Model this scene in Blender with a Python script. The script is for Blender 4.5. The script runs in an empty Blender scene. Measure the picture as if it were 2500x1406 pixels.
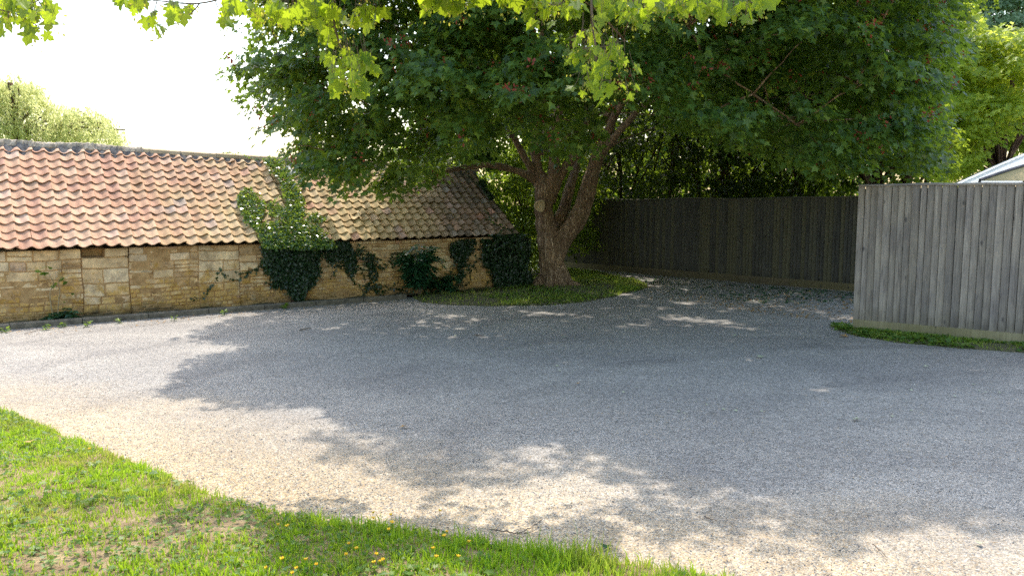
import bpy, math, random
import numpy as np
from mathutils import Vector

SC = bpy.context.scene
COL = SC.collection
random.seed(7)
RNG = np.random.RandomState(11)

# ------------------------------------------------------------------ camera
F, H, HY = 1880.0, 1.7, 508.0                 # focal length in photo pixels, eye height, horizon row
PITCH = math.atan((703 - HY) / F)
cam_d = bpy.data.cameras.new('camera')
cam = bpy.data.objects.new('camera', cam_d); COL.objects.link(cam)
cam_d.sensor_width = 36.0; cam_d.lens = 36.0 * F / 2500.0
cam_d.clip_start = 0.05; cam_d.clip_end = 3000
cam.location = (0, 0, H)
cam.rotation_euler = (math.radians(90) - PITCH, 0, 0)
SC.camera = cam

# ------------------------------------------------------------------ light
SUN_EL, SUN_AZ = 60.0, -6.0                   # azimuth: degrees right of the view direction (+Y)
el, az = math.radians(SUN_EL), math.radians(SUN_AZ)
S = np.array([math.sin(az) * math.cos(el), math.cos(az) * math.cos(el), math.sin(el)])
world = bpy.data.worlds.new('World'); SC.world = world; world.use_nodes = True
wn = world.node_tree; bg = wn.nodes['Background']
sky = wn.nodes.new('ShaderNodeTexSky'); sky.sky_type = 'NISHITA'; sky.sun_disc = False
sky.sun_elevation = el; sky.sun_rotation = az
sky.air_density = 1.6; sky.dust_density = 3.0; sky.ozone_density = 1.0
wn.links.new(sky.outputs[0], bg.inputs[0]); bg.inputs[1].default_value = 0.15
sd = bpy.data.lights.new('sun', 'SUN'); sd.energy = 2.0; sd.angle = math.radians(0.55); sd.color = (1.0, 0.93, 0.84)
sun = bpy.data.objects.new('sun', sd); COL.objects.link(sun)
sun.rotation_euler = Vector(S).to_track_quat('Z', 'Y').to_euler()
SC.view_settings.view_transform = 'Standard'; SC.view_settings.look = 'None'
SC.view_settings.exposure = 1.46; SC.view_settings.gamma = 1
SC.render.engine = 'CYCLES'
cy = SC.cycles
cy.max_bounces = 7; cy.diffuse_bounces = 4; cy.glossy_bounces = 2; cy.transmission_bounces = 4
cy.use_denoising = False; cy.sample_clamp_indirect = 6; cy.caustics_reflective = False; cy.caustics_refractive = False

# ------------------------------------------------------------------ photo-pixel <-> world helpers
FW = np.array([0, math.cos(PITCH), -math.sin(PITCH)]); UP = np.array([0, math.sin(PITCH), math.cos(PITCH)])
RT = np.array([1.0, 0, 0]); C0 = np.array([0, 0, H])
def ray(x, y): return FW + RT * (x - 1250) / F + UP * (703 - y) / F
def gnd(x, y, z=0.0):
    d = ray(x, y); return C0 + d * (z - H) / d[2]
def at(x, y, Y):
    d = ray(x, y); return C0 + d * Y / d[1]
def onplane(x, y, P, n):
    d = ray(x, y); return C0 + d * (np.dot(P - C0, n) / np.dot(d, n))
def proj(P):
    v = np.asarray(P) - C0; z = v @ FW
    z = np.where(np.abs(z) < 1e-4, 1e-4, z)
    return 1250 + F * (v @ RT) / z, 703 - F * (v @ UP) / z
def inpoly(x, y, poly):
    x = np.asarray(x, float); y = np.asarray(y, float); r = np.zeros(x.shape, bool)
    n = len(poly)
    for i in range(n):
        x1, y1 = poly[i]; x2, y2 = poly[(i + 1) % n]
        c = ((y1 > y) != (y2 > y))
        r ^= c & (x < (x2 - x1) * (y - y1) / ((y2 - y1) if y2 != y1 else 1e-9) + x1)
    return r
def unit(v): return v / np.maximum(np.linalg.norm(v, axis=-1, keepdims=True), 1e-9)
def fbm(P, s, seed=0):
    """cheap smooth pseudo noise in about -1..1"""
    r = np.random.RandomState(seed); o = 0; a = 1.0; t = 0
    for k in range(4):
        for j in range(3):
            w = r.normal(size=3); w = w / np.linalg.norm(w) * s * 2 ** k
            o = o + a * np.sin(P @ w + r.uniform(0, 6.28)); t += a
        a *= 0.55
    return o / t * 1.6

# ------------------------------------------------------------------ object helpers
def tag(o, label=None, cat=None, group=None, kind=None):
    if label: o['label'] = label
    if cat: o['category'] = cat
    if group: o['group'] = group
    if kind: o['kind'] = kind
    return o
def empty(name, loc, label=None, cat=None, group=None):
    o = bpy.data.objects.new(name, None); COL.objects.link(o); o.location = tuple(float(a) for a in loc)
    o.empty_display_size = 0.2
    return tag(o, label, cat, group)
def np_mesh(name, V, polys, mat, parent=None, attrs=None, smooth=False, pattrs=None):
    """V (n,3) world; polys: list of (m,k) int arrays; attrs {name: per-vertex float}"""
    me = bpy.data.meshes.new(name)
    V = np.asarray(V, np.float32)
    off = np.array(parent.location, np.float32) if parent is not None and parent.parent is None else np.zeros(3, np.float32)
    if parent is not None and parent.parent is not None: off = np.array(parent.parent.location, np.float32)
    V = V - off
    polys = [np.asarray(p, np.int32) for p in polys if len(p)]
    nl = sum(p.size for p in polys); nf = sum(len(p) for p in polys)
    me.vertices.add(len(V)); me.vertices.foreach_set('co', V.ravel())
    me.loops.add(nl); me.loops.foreach_set('vertex_index', np.concatenate([p.ravel() for p in polys]))
    me.polygons.add(nf)
    tot = np.concatenate([np.full(len(p), p.shape[1], np.int32) for p in polys])
    st = np.concatenate([[0], np.cumsum(tot)[:-1]]).astype(np.int32)
    me.polygons.foreach_set('loop_start', st); me.polygons.foreach_set('loop_total', tot)
    me.polygons.foreach_set('use_smooth', np.full(nf, smooth, bool))
    me.update(calc_edges=True); me.validate()
    for k, a in (attrs or {}).items():
        at_ = me.attributes.new(k, 'FLOAT', 'POINT'); at_.data.foreach_set('value', np.asarray(a, np.float32))
    me.materials.append(mat)
    o = bpy.data.objects.new(name, me); COL.objects.link(o)
    if parent is not None: o.parent = parent
    return o
class MB:
    """collects boxes, tubes, grids"""
    def __init__(s): s.V = []; s.Q = []; s.T = []; s.n = 0; s.R = []
    def add(s, V, Q=None, T=None, rnd=None):
        V = np.asarray(V, float).reshape(-1, 3)
        if Q is not None and len(Q): s.Q.append(np.asarray(Q, int) + s.n)
        if T is not None and len(T): s.T.append(np.asarray(T, int) + s.n)
        s.V.append(V); s.R.append(np.full(len(V), random.random() if rnd is None else rnd)); s.n += len(V)
    def box(s, o, ax, ay, az, rnd=None, taper=None):
        """corner-centred box: o centre, ax ay az half vectors"""
        o = np.asarray(o, float); c = []
        for k in (-1, 1):
            for j in (-1, 1):
                for i in (-1, 1): c.append(o + i * ax + j * ay + k * az)
        s.add(c, [(0, 2, 3, 1), (4, 5, 7, 6), (0, 1, 5, 4), (2, 6, 7, 3), (0, 4, 6, 2), (1, 3, 7, 5)], rnd=rnd)
    def tube(s, pts, rad, seg=8, rnd=None, cap=True):
        pts = np.asarray(pts, float); n = len(pts)
        t = unit(np.gradient(pts, axis=0)); ref = np.array([0.13, 1, 0.21]) if abs(t[0, 1]) < 0.8 else np.array([1, 0.1, 0])
        V = []
        for i in range(n):
            a = unit(np.cross(t[i], ref)); b = np.cross(t[i], a)
            r = rad[i] if np.ndim(rad) else rad
            th = np.arange(seg) * 2 * math.pi / seg
            V.append(pts[i] + r * (np.cos(th)[:, None] * a + np.sin(th)[:, None] * b))
        V = np.concatenate(V); Q = []
        for i in range(n - 1):
            for k in range(seg):
                k2 = (k + 1) % seg; Q.append((i * seg + k, i * seg + k2, (i + 1) * seg + k2, (i + 1) * seg + k))
        T = []
        if cap:
            V = np.vstack([V, pts[0], pts[-1]]); a, b = n * seg, n * seg + 1
            for k in range(seg):
                k2 = (k + 1) % seg; T.append((a, k2, k)); T.append((b, (n - 1) * seg + k, (n - 1) * seg + k2))
        s.add(V, Q, T, rnd)
    def grid(s, G, rnd=None):
        G = np.asarray(G, float); a, b = G.shape[:2]; i = np.arange(a * b).reshape(a, b)
        Q = np.stack([i[:-1, :-1], i[:-1, 1:], i[1:, 1:], i[1:, :-1]], -1).reshape(-1, 4)
        s.add(G.reshape(-1, 3), Q, rnd=rnd)
    def build(s, name, mat, parent=None, smooth=False):
        P = []
        if s.Q: P.append(np.concatenate(s.Q))
        if s.T: P.append(np.concatenate(s.T))
        return np_mesh(name, np.concatenate(s.V), P, mat, parent, {'rnd': np.concatenate(s.R)}, smooth)
def curve(pts, n=6):
    """Catmull-Rom through points (rows may carry a radius as 4th value)"""
    p = np.asarray(pts, float); p = np.vstack([2 * p[0] - p[1], p, 2 * p[-1] - p[-2]]); out = []
    for i in range(1, len(p) - 2):
        for t in np.linspace(0, 1, n, endpoint=False):
            a, b, c, d = p[i - 1:i + 3]
            out.append(0.5 * (2 * b + (c - a) * t + (2 * a - 5 * b + 4 * c - d) * t * t + (3 * b - a - 3 * c + d) * t ** 3))
    out.append(p[-2]); return np.array(out)

# ------------------------------------------------------------------ materials
def M(name):
    m = bpy.data.materials.new(name); m.use_nodes = True
    nt = m.node_tree; b = nt.nodes['Principled BSDF']
    return m, nt, b
class N:
    def __init__(s, nt): s.t = nt
    def n(s, typ, **kw):
        x = s.t.nodes.new(typ)
        for k, v in kw.items():
            if k.startswith('i_'): x.inputs[k[2:].replace('_', ' ')].default_value = v
            else: setattr(x, k, v)
        return x
    def l(s, a, b): s.t.links.new(a, b)
    def coord(s, scale=(1, 1, 1), rot=(0, 0, 0)):
        g = s.n('ShaderNodeNewGeometry'); m = s.n('ShaderNodeMapping'); m.inputs['Scale'].default_value = scale
        m.inputs['Rotation'].default_value = rot
        s.l(g.outputs['Position'], m.inputs['Vector']); return m.outputs[0]
    def noise(s, vec, scale, detail=4, rough=0.55, dist=0.0):
        x = s.n('ShaderNodeTexNoise'); x.inputs['Scale'].default_value = scale; x.inputs['Detail'].default_value = detail
        x.inputs['Roughness'].default_value = rough; x.inputs['Distortion'].default_value = dist
        if vec is not None: s.l(vec, x.inputs['Vector'])
        return x.outputs['Fac']
    def vor(s, vec, scale, out='Distance', feat='F1'):
        x = s.n('ShaderNodeTexVoronoi', feature=feat); x.inputs['Scale'].default_value = scale
        s.l(vec, x.inputs['Vector']); return x.outputs[out]
    def ramp(s, fac, stops):
        r = s.n('ShaderNodeValToRGB'); e = r.color_ramp.elements
        while len(e) < len(stops): e.new(0.5)
        for i, (p, c) in enumerate(stops):
            e[i].position = p; e[i].color = (*c, 1) if len(c) == 3 else c
        s.l(fac, r.inputs[0]); return r.outputs[0]
    def mix(s, fac, a, b, mode='MIX'):
        m = s.n('ShaderNodeMix', data_type='RGBA', blend_type=mode)
        for v, i in ((fac, 0), (a, 6), (b, 7)):
            if hasattr(v, 'links'): s.l(v, m.inputs[i])
            else: m.inputs[i].default_value = v if i == 0 else (*v, 1)
        return m.outputs[2]
    def math(s, op, a, b=0.0, clamp=False):
        m = s.n('ShaderNodeMath', operation=op); m.use_clamp = clamp
        for v, i in ((a, 0), (b, 1)):
            if hasattr(v, 'links'): s.l(v, m.inputs[i])
            else: m.inputs[i].default_value = v
        return m.outputs[0]
    def attr(s, name='rnd'):
        a = s.n('ShaderNodeAttribute'); a.attribute_name = name; return a.outputs['Fac']
    def bump(s, h, bsdf, strength=0.5, dist=0.01):
        b = s.n('ShaderNodeBump'); b.inputs['Strength'].default_value = strength; b.inputs['Distance'].default_value = dist
        s.l(h, b.inputs['Height']); s.l(b.outputs[0], bsdf.inputs['Normal']); return b.outputs[0]
    def hsv(s, col, h=0.5, sa=1.0, v=1.0):
        x = s.n('ShaderNodeHueSaturation')
        for val, k in ((h, 'Hue'), (sa, 'Saturation'), (v, 'Value')):
            if hasattr(val, 'links'): s.l(val, x.inputs[k])
            else: x.inputs[k].default_value = val
        s.l(col, x.inputs['Color']); return x.outputs[0]
    def pos(s):
        g = s.n('ShaderNodeNewGeometry'); x = s.n('ShaderNodeSeparateXYZ'); s.l(g.outputs['Position'], x.inputs[0]); return x.outputs

def leaf_mat(name, cols, trans, tfac=0.45, gloss=0.35, rough=0.45):
    """cols: ramp stops over the per-leaf random; trans: colour of light coming through"""
    m, nt, b = M(name); q = N(nt); r = q.attr()
    base = q.ramp(r, cols)
    b.inputs['Roughness'].default_value = rough; b.inputs['Specular IOR Level'].default_value = gloss
    q.l(base, b.inputs['Base Color'])
    tr = q.n('ShaderNodeBsdfTranslucent')
    tc = q.mix(r, tuple(0.7 * c for c in trans), trans); q.l(tc, tr.inputs[0])
    mx = q.n('ShaderNodeMixShader'); mx.inputs[0].default_value = tfac
    q.l(b.outputs[0], mx.inputs[1]); q.l(tr.outputs[0], mx.inputs[2])
    q.l(mx.outputs[0], nt.nodes['Material Output'].inputs[0]); return m

m_crown = leaf_mat('maple_leaf', [(0, (.015, .042, .014)), (.4, (.048, .115, .032)), (.75, (.115, .205, .048)), (1, (.23, .29, .06))], (.48, .66, .05), .40, .38, .42)
m_crown2 = leaf_mat('maple_leaf_olive', [(0, (.020, .046, .016)), (.4, (.060, .120, .036)), (.8, (.145, .215, .055)), (1, (.24, .21, .06))], (.54, .68, .05), .44, .38, .42)
m_red = leaf_mat('seed_red', [(0, (.25, .04, .03)), (1, (.34, .09, .05))], (.5, .1, .04), .35)
m_syc = leaf_mat('sycamore_leaf', [(0, (.05, .12, .02)), (.6, (.12, .21, .025)), (1, (.2, .27, .035))], (.60, .78, .03), .56, .5)
m_key = leaf_mat('sycamore_seed', [(0, (.25, .28, .05)), (1, (.34, .32, .09))], (.75, .72, .10), .45)
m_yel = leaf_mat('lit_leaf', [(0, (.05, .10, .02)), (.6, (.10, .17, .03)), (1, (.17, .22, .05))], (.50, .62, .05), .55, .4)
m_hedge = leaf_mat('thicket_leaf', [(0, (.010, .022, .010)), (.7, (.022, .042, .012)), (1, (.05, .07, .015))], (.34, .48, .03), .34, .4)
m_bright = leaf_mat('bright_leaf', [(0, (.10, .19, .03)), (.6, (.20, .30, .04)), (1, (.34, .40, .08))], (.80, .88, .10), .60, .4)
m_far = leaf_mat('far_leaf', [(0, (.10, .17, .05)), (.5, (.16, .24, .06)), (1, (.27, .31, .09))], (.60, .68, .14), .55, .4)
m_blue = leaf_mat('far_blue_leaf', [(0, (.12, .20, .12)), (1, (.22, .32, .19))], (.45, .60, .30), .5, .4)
m_will = leaf_mat('willow_leaf', [(0, (.27, .35, .12)), (.5, (.38, .45, .16)), (1, (.50, .53, .24))], (.92, .92, .42), .62, .3)
m_ivy = leaf_mat('ivy_leaf', [(0, (.03, .075, .03)), (.5, (.07, .16, .05)), (.85, (.14, .24, .06)), (1, (.28, .34, .07))], (.50, .68, .06), .38, .8, .24)
m_ivyd = leaf_mat('shaded_ivy_leaf', [(0, (.012, .030, .014)), (.6, (.026, .062, .024)), (1, (.055, .11, .035))], (.20, .32, .03), .25, .6, .3)  # darker copy of ivy_leaf: the shade on the wall is put into its colour
m_shrub = leaf_mat('shrub_leaf', [(0, (.015, .06, .03)), (1, (.04, .12, .05))], (.15, .35, .05), .3, .5)
m_weed = leaf_mat('weed_leaf', [(0, (.05, .13, .02)), (.6, (.11, .2, .03)), (1, (.2, .27, .06))], (.42, .6, .06), .4)

def grass_mat(name, a, b_, c, trans):
    m, nt, b = M(name); q = N(nt); r = q.attr()
    patch = q.noise(q.coord(), 1.6, 3)
    base = q.ramp(r, [(0, a), (.55, b_), (1, c)])
    dry = q.ramp(patch, [(.45, (0, 0, 0)), (.62, (1, 1, 1))])
    dry2 = q.math('MULTIPLY', q.math('MULTIPLY', dry, .75), r)
    base = q.mix(dry2, base, (.36, .27, .11))
    q.l(base, b.inputs['Base Color']); b.inputs['Roughness'].default_value = .45; b.inputs['Specular IOR Level'].default_value = .35
    tr = q.n('ShaderNodeBsdfTranslucent'); tcol = q.mix(dry2, trans, (.6, .5, .15)); q.l(tcol, tr.inputs[0])
    mx = q.n('ShaderNodeMixShader'); mx.inputs[0].default_value = .45
    q.l(b.outputs[0], mx.inputs[1]); q.l(tr.outputs[0], mx.inputs[2]); q.l(mx.outputs[0], nt.nodes['Material Output'].inputs[0]); return m
m_grass = grass_mat('grass_blade', (.07, .16, .01), (.16, .30, .02), (.38, .42, .12), (.55, .80, .04))
m_grass2 = grass_mat('bank_grass', (.09, .17, .025), (.20, .28, .04), (.34, .36, .12), (.46, .62, .05))
m_grass2.name = 'bank_grass'

def soil_mat(name, a, b_, sc=9):
    m, nt, b = M(name); q = N(nt); c = q.coord()
    n = q.noise(c, sc, 8, .7); col = q.ramp(n, [(.35, a), (.65, b_)])
    q.l(col, b.inputs['Base Color']); b.inputs['Roughness'].default_value = .95
    q.bump(q.noise(c, 60, 6, .7), b, .8, .02); return m
m_soil = soil_mat('soil', (.15, .09, .045), (.40, .30, .16))
m_soil2 = soil_mat('shady_soil', (.05, .06, .02), (.14, .12, .06))
m_ground = soil_mat('field', (.05, .09, .02), (.11, .15, .04), 1.5)

def gravel_mat():
    m, nt, b = M('gravel'); q = N(nt); c = q.coord(); X = q.pos()
    vc = q.n('ShaderNodeTexVoronoi', feature='F1'); vc.inputs['Scale'].default_value = 115; q.l(c, vc.inputs['Vector'])
    sep = q.n('ShaderNodeSeparateColor'); q.l(vc.outputs['Color'], sep.inputs[0])
    chip = q.ramp(sep.outputs[0], [(0, (.07, .07, .072)), (.15, (.165, .161, .156)), (.45, (.262, .253, .238)), (.78, (.355, .339, .315)), (1, (.50, .47, .43))])
    # cream and amber chips, more of them towards the near verge
    warm = q.ramp(sep.outputs[1], [(0, (.05, .04, .03)), (.14, (.17, .135, .095)), (.34, (.43, .32, .17)), (.62, (.56, .35, .125)), (.82, (.54, .43, .26)), (1, (.68, .58, .42))])
    n1 = q.noise(c, .55, 5, .6); near = q.math('MULTIPLY_ADD', q.math('ADD', X[1], q.math('MULTIPLY', X[0], .5)), -.45)
    nt.nodes[-1].inputs[2].default_value = 2.62
    near = q.math('ADD', near, q.math('MULTIPLY', q.math('SUBTRACT', n1, .5), 1.0))
    nearf = q.math('MULTIPLY', q.math('MAXIMUM', q.math('MINIMUM', near, 1.0), 0.12), .85)
    col = q.mix(nearf, chip, warm)
    mps = q.coord((.75, 1.15, 1), (0, 0, .5))
    patch = q.ramp(q.noise(mps, .75, 6, .65, .6), [(.30, (.84, .84, .86)), (.50, (1, 1, 1)), (.70, (1.28, 1.27, 1.25))])
    col = q.mix(1.0, col, patch, 'MULTIPLY')
    # arcs left by turning wheels
    wd = q.n('ShaderNodeVectorMath', operation='DISTANCE'); wp = q.n('ShaderNodeNewGeometry'); q.l(wp.outputs['Position'], wd.inputs[0]); wd.inputs[1].default_value = (4.5, 4.5, 0)
    wv = q.noise(q.coord(), .5, 3); rr_ = q.math('ADD', wd.outputs['Value'], q.math('MULTIPLY', wv, 1.4))
    band = q.math('SINE', q.math('MULTIPLY', rr_, 3.6)); bm = q.ramp(q.noise(q.coord(), .33, 4, .6), [(.42, (0, 0, 0)), (.62, (1, 1, 1))])
    tr_ = q.ramp(band, [(.0, (1, 1, 1)), (.78, (1, 1, 1)), (.97, (.80, .80, .81))]); col = q.mix(1.0, col, q.mix(bm, (1, 1, 1), tr_), 'MULTIPLY')
    fine = q.ramp(q.noise(c, 14, 5, .7), [(.3, (.8, .8, .8)), (.7, (1.18, 1.18, 1.18))])
    col = q.mix(1.0, col, fine, 'MULTIPLY')
    q.l(col, b.inputs['Base Color']); b.inputs['Roughness'].default_value = .75; b.inputs['Specular IOR Level'].default_value = .45
    h = q.math('SUBTRACT', 1.0, vc.outputs['Distance'])
    h2 = q.math('ADD', h, q.math('MULTIPLY', sep.outputs[2], .8))
    q.bump(h2, b, .75, .006); return m
m_gravel = gravel_mat()

def stone_mat():
    m, nt, b = M('rubble_stone'); q = N(nt); c = q.coord(); r = q.attr(); X = q.pos()
    col = q.ramp(r, [(0, (.52, .33, .16)), (.3, (.68, .46, .24)), (.6, (.78, .57, .32)), (.85, (.82, .65, .42)), (1, (.52, .31, .19))])
    n = q.noise(c, 7, 8, .7); col = q.mix(1.0, col, q.ramp(n, [(.28, (.45, .42, .40)), (.5, (.98, .98, .98)), (.72, (1.35, 1.3, 1.22))]), 'MULTIPLY')
    col = q.mix(1.0, col, q.ramp(q.noise(c, 2.1, 7, .7, .5), [(.32, (.58, .54, .50)), (.5, (1, .98, .96)), (.68, (1.22, 1.2, 1.14))]), 'MULTIPLY')
    # ochre lichen, strongest low down, and pale grey lichen specks
    lic = q.noise(c, 4.2, 7, .72, .4); hz = q.math('MULTIPLY_ADD', X[2], -.32); nt.nodes[-1].inputs[2].default_value = .20
    lf = q.ramp(q.math('ADD', lic, hz), [(.50, (0, 0, 0)), (.62, (1, 1, 1))])
    licc = q.ramp(q.noise(c, 30, 4, .6), [(.3, (.28, .13, .01)), (.55, (.60, .32, .012)), (.8, (.72, .46, .04))])
    col = q.mix(q.math('MULTIPLY', lf, .60), col, licc)
    sp = q.ramp(q.noise(c, 22, 3, .5), [(.64, (0, 0, 0)), (.70, (1, 1, 1))]); col = q.mix(q.math('MULTIPLY', sp, .4), col, (.55, .52, .44))
    # damp blackened foot of the wall
    fo = q.math('SUBTRACT', q.math('MULTIPLY', q.noise(c, 2.4, 5, .6), .62), X[2])
    ff = q.ramp(fo, [(.13, (0, 0, 0)), (.27, (1, 1, 1))]); col = q.mix(q.math('MULTIPLY', ff, .8), col, (.045, .042, .03))
    q.l(col, b.inputs['Base Color']); b.inputs['Roughness'].default_value = .92
    q.bump(q.math('ADD', q.noise(c, 45, 8, .75), q.math('MULTIPLY', n, .5)), b, .7, .012); return m
m_stone = stone_mat()
def mortar_mat():
    m, nt, b = M('lime_mortar'); q = N(nt); c = q.coord()
    col = q.ramp(q.noise(c, 6, 7, .7), [(.3, (.24, .13, .05)), (.5, (.46, .28, .12)), (.75, (.64, .43, .20))])
    q.l(col, b.inputs['Base Color']); b.inputs['Roughness'].default_value = 1; q.bump(q.noise(c, 60, 6, .7), b, .8, .01); return m
m_mortar = mortar_mat()

def tile_mat():
    m, nt, b = M('pantile'); q = N(nt); c = q.coord(); r = q.attr(); X = q.pos()
    red = q.ramp(r, [(0, (.50, .27, .19)), (.25, (.54, .30, .195)), (.6, (.57, .345, .225)), (.90, (.59, .39, .265)), (.985, (.64, .44, .33)), (1, (.50, .36, .29))])
    och = q.ramp(r, [(0, (.46, .33, .15)), (.5, (.55, .42, .20)), (.85, (.60, .46, .25)), (.95, (.55, .30, .19)), (1, (.36, .30, .22))])
    # yellow lichen spreads over the eastern half of the roof
    t = q.math('MULTIPLY_ADD', X[0], .36); nt.nodes[-1].inputs[2].default_value = 2.35
    t = q.math('ADD', t, q.math('MULTIPLY', q.math('SUBTRACT', q.noise(c, 1.2, 5, .65), .5), 1.8))
    tt = q.math('MINIMUM', q.math('MAXIMUM', t, .08), .92)
    col = q.mix(tt, red, och)
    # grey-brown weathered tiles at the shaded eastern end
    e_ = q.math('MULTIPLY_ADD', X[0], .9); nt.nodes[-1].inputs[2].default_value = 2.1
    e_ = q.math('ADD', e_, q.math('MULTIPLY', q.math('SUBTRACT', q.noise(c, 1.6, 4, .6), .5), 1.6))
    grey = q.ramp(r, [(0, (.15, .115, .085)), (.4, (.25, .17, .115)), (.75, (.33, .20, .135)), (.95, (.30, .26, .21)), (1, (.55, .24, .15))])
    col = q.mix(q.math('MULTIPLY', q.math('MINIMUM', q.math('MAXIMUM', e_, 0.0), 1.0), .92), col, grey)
    n = q.noise(c, 9, 7, .7)
    col = q.mix(1.0, col, q.ramp(n, [(.25, (.78, .75, .72)), (.5, (1, 1, 1)), (.8, (1.15, 1.15, 1.15))]), 'MULTIPLY')
    sp = q.ramp(q.noise(c, 24, 4, .6), [(.62, (0, 0, 0)), (.72, (1, 1, 1))]); col = q.mix(q.math('MULTIPLY', sp, .35), col, (.62, .55, .42))
    dk = q.ramp(q.noise(c, 33, 5, .7), [(.30, (1, 1, 1)), (.37, (0, 0, 0))]); col = q.mix(q.math('MULTIPLY', dk, .55), col, (.12, .08, .05))
    col = q.mix(1.0, col, q.ramp(q.noise(c, 2.6, 5, .7), [(.33, (.74, .70, .66)), (.5, (1, 1, 1)), (.7, (1.08, 1.07, 1.05))]), 'MULTIPLY')
    q.l(col, b.inputs['Base Color']); b.inputs['Roughness'].default_value = .85
    q.bump(q.math('ADD', n, q.noise(c, 70, 5, .7)), b, .35, .006); return m
m_tile = tile_mat()
def plain(name, c1, c2, sc=12, rough=.9, bump=.5, bs=50, bd=.008):
    m, nt, b = M(name); q = N(nt); c = q.coord()
    q.l(q.ramp(q.noise(c, sc, 7, .7), [(.32, c1), (.68, c2)]), b.inputs['Base Color']); b.inputs['Roughness'].default_value = rough
    q.bump(q.noise(c, bs, 6, .7), b, bump, bd); return m
m_ridge = plain('ridge_mortar', (.26, .22, .17), (.58, .50, .40), 7, .95, .9, 30, .02)
m_ridget = plain('ridge_tile', (.36, .27, .16), (.56, .45, .30), 5)
m_bed = plain('ridge_bedding', (.035, .033, .035), (.24, .23, .23), 16, .95)
m_deck = plain('roof_deck', (.02, .015, .01), (.05, .035, .02))
m_lead = plain('white_sheet', (.72, .72, .76), (.85, .85, .88), 6, .5, .2)
m_kerb = plain('kerb_concrete', (.07, .06, .045), (.24, .205, .15), 8)
def canvas_mat(name, c):
    m, nt, b = M(name); q = N(nt); b.inputs['Base Color'].default_value = (*c, 1); b.inputs['Roughness'].default_value = .7
    tr = q.n('ShaderNodeBsdfTranslucent'); tr.inputs[0].default_value = (*c, 1); mx = q.n('ShaderNodeMixShader'); mx.inputs[0].default_value = .5
    q.l(b.outputs[0], mx.inputs[1]); q.l(tr.outputs[0], mx.inputs[2]); q.l(mx.outputs[0], nt.nodes['Material Output'].inputs[0]); return m
m_marq = canvas_mat('white_canvas', (.88, .88, .9))
m_canv = canvas_mat('cream_canvas', (.74, .60, .38))
m_trim = plain('dark_trim', (.07, .065, .075), (.11, .10, .12), 4, .6, .1)
m_pet = plain('petal', (.75, .46, .01), (.85, .56, .01), 30, .35, .0)
m_brown = plain('dead_leaf', (.28, .14, .04), (.42, .26, .09), 40, .7, .2)
m_paleleaf = plain('pale_leaf', (.30, .34, .20), (.48, .48, .32), 40, .5, .2)
m_tw = plain('twig_bark', (.09, .06, .04), (.22, .16, .11), 30)
m_yelstem = plain('pale_stem', (.25, .18, .09), (.40, .31, .17), 20)

def bark_mat(name, c1, c2, c3, moss=.3):
    m, nt, b = M(name); q = N(nt)
    c = q.coord((1, 1, .10)); cc = q.coord()
    v = q.math('ABSOLUTE', q.math('MULTIPLY', q.math('SUBTRACT', q.noise(c, 26, 4, .6, .9), .5), 3.4)); n = q.noise(cc, 26, 8, .75); big = q.noise(cc, 2.2, 6, .65)
    h = q.math('ADD', v, q.math('MULTIPLY', n, .9))
    col = q.ramp(h, [(.42, c1), (.75, c2), (1.15 / 1.15, c3)])
    col = q.mix(1.0, col, q.ramp(big, [(.3, (.65, .62, .6)), (.5, (1, 1, 1)), (.7, (1.35, 1.3, 1.2))]), 'MULTIPLY')
    ms = q.ramp(q.noise(cc, 3.5, 6, .7), [(.55, (0, 0, 0)), (.68, (1, 1, 1))]); col = q.mix(q.math('MULTIPLY', ms, moss), col, (.16, .13, .05))
    q.l(col, b.inputs['Base Color']); b.inputs['Roughness'].default_value = .95; q.bump(h, b, 1.0, .022); return m
m_bark = bark_mat('maple_bark', (.10, .055, .028), (.42, .27, .165), (.68, .51, .35))
m_bark2 = bark_mat('red_bark', (.06, .03, .02), (.15, .075, .045), (.24, .14, .09), .1)
def cut_mat():
    m, nt, b = M('cut_wood'); q = N(nt); g = q.n('ShaderNodeTexCoord'); w = q.n('ShaderNodeTexWave', wave_type='RINGS', rings_direction='Y')
    w.inputs['Scale'].default_value = 14; w.inputs['Distortion'].default_value = 3; q.l(g.outputs['Object'], w.inputs['Vector'])
    q.l(q.ramp(w.outputs['Fac'], [(0, (.48, .34, .18)), (1, (.66, .52, .32))]), b.inputs['Base Color']); b.inputs['Roughness'].default_value = .9; return m
m_cut = cut_mat()
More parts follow.
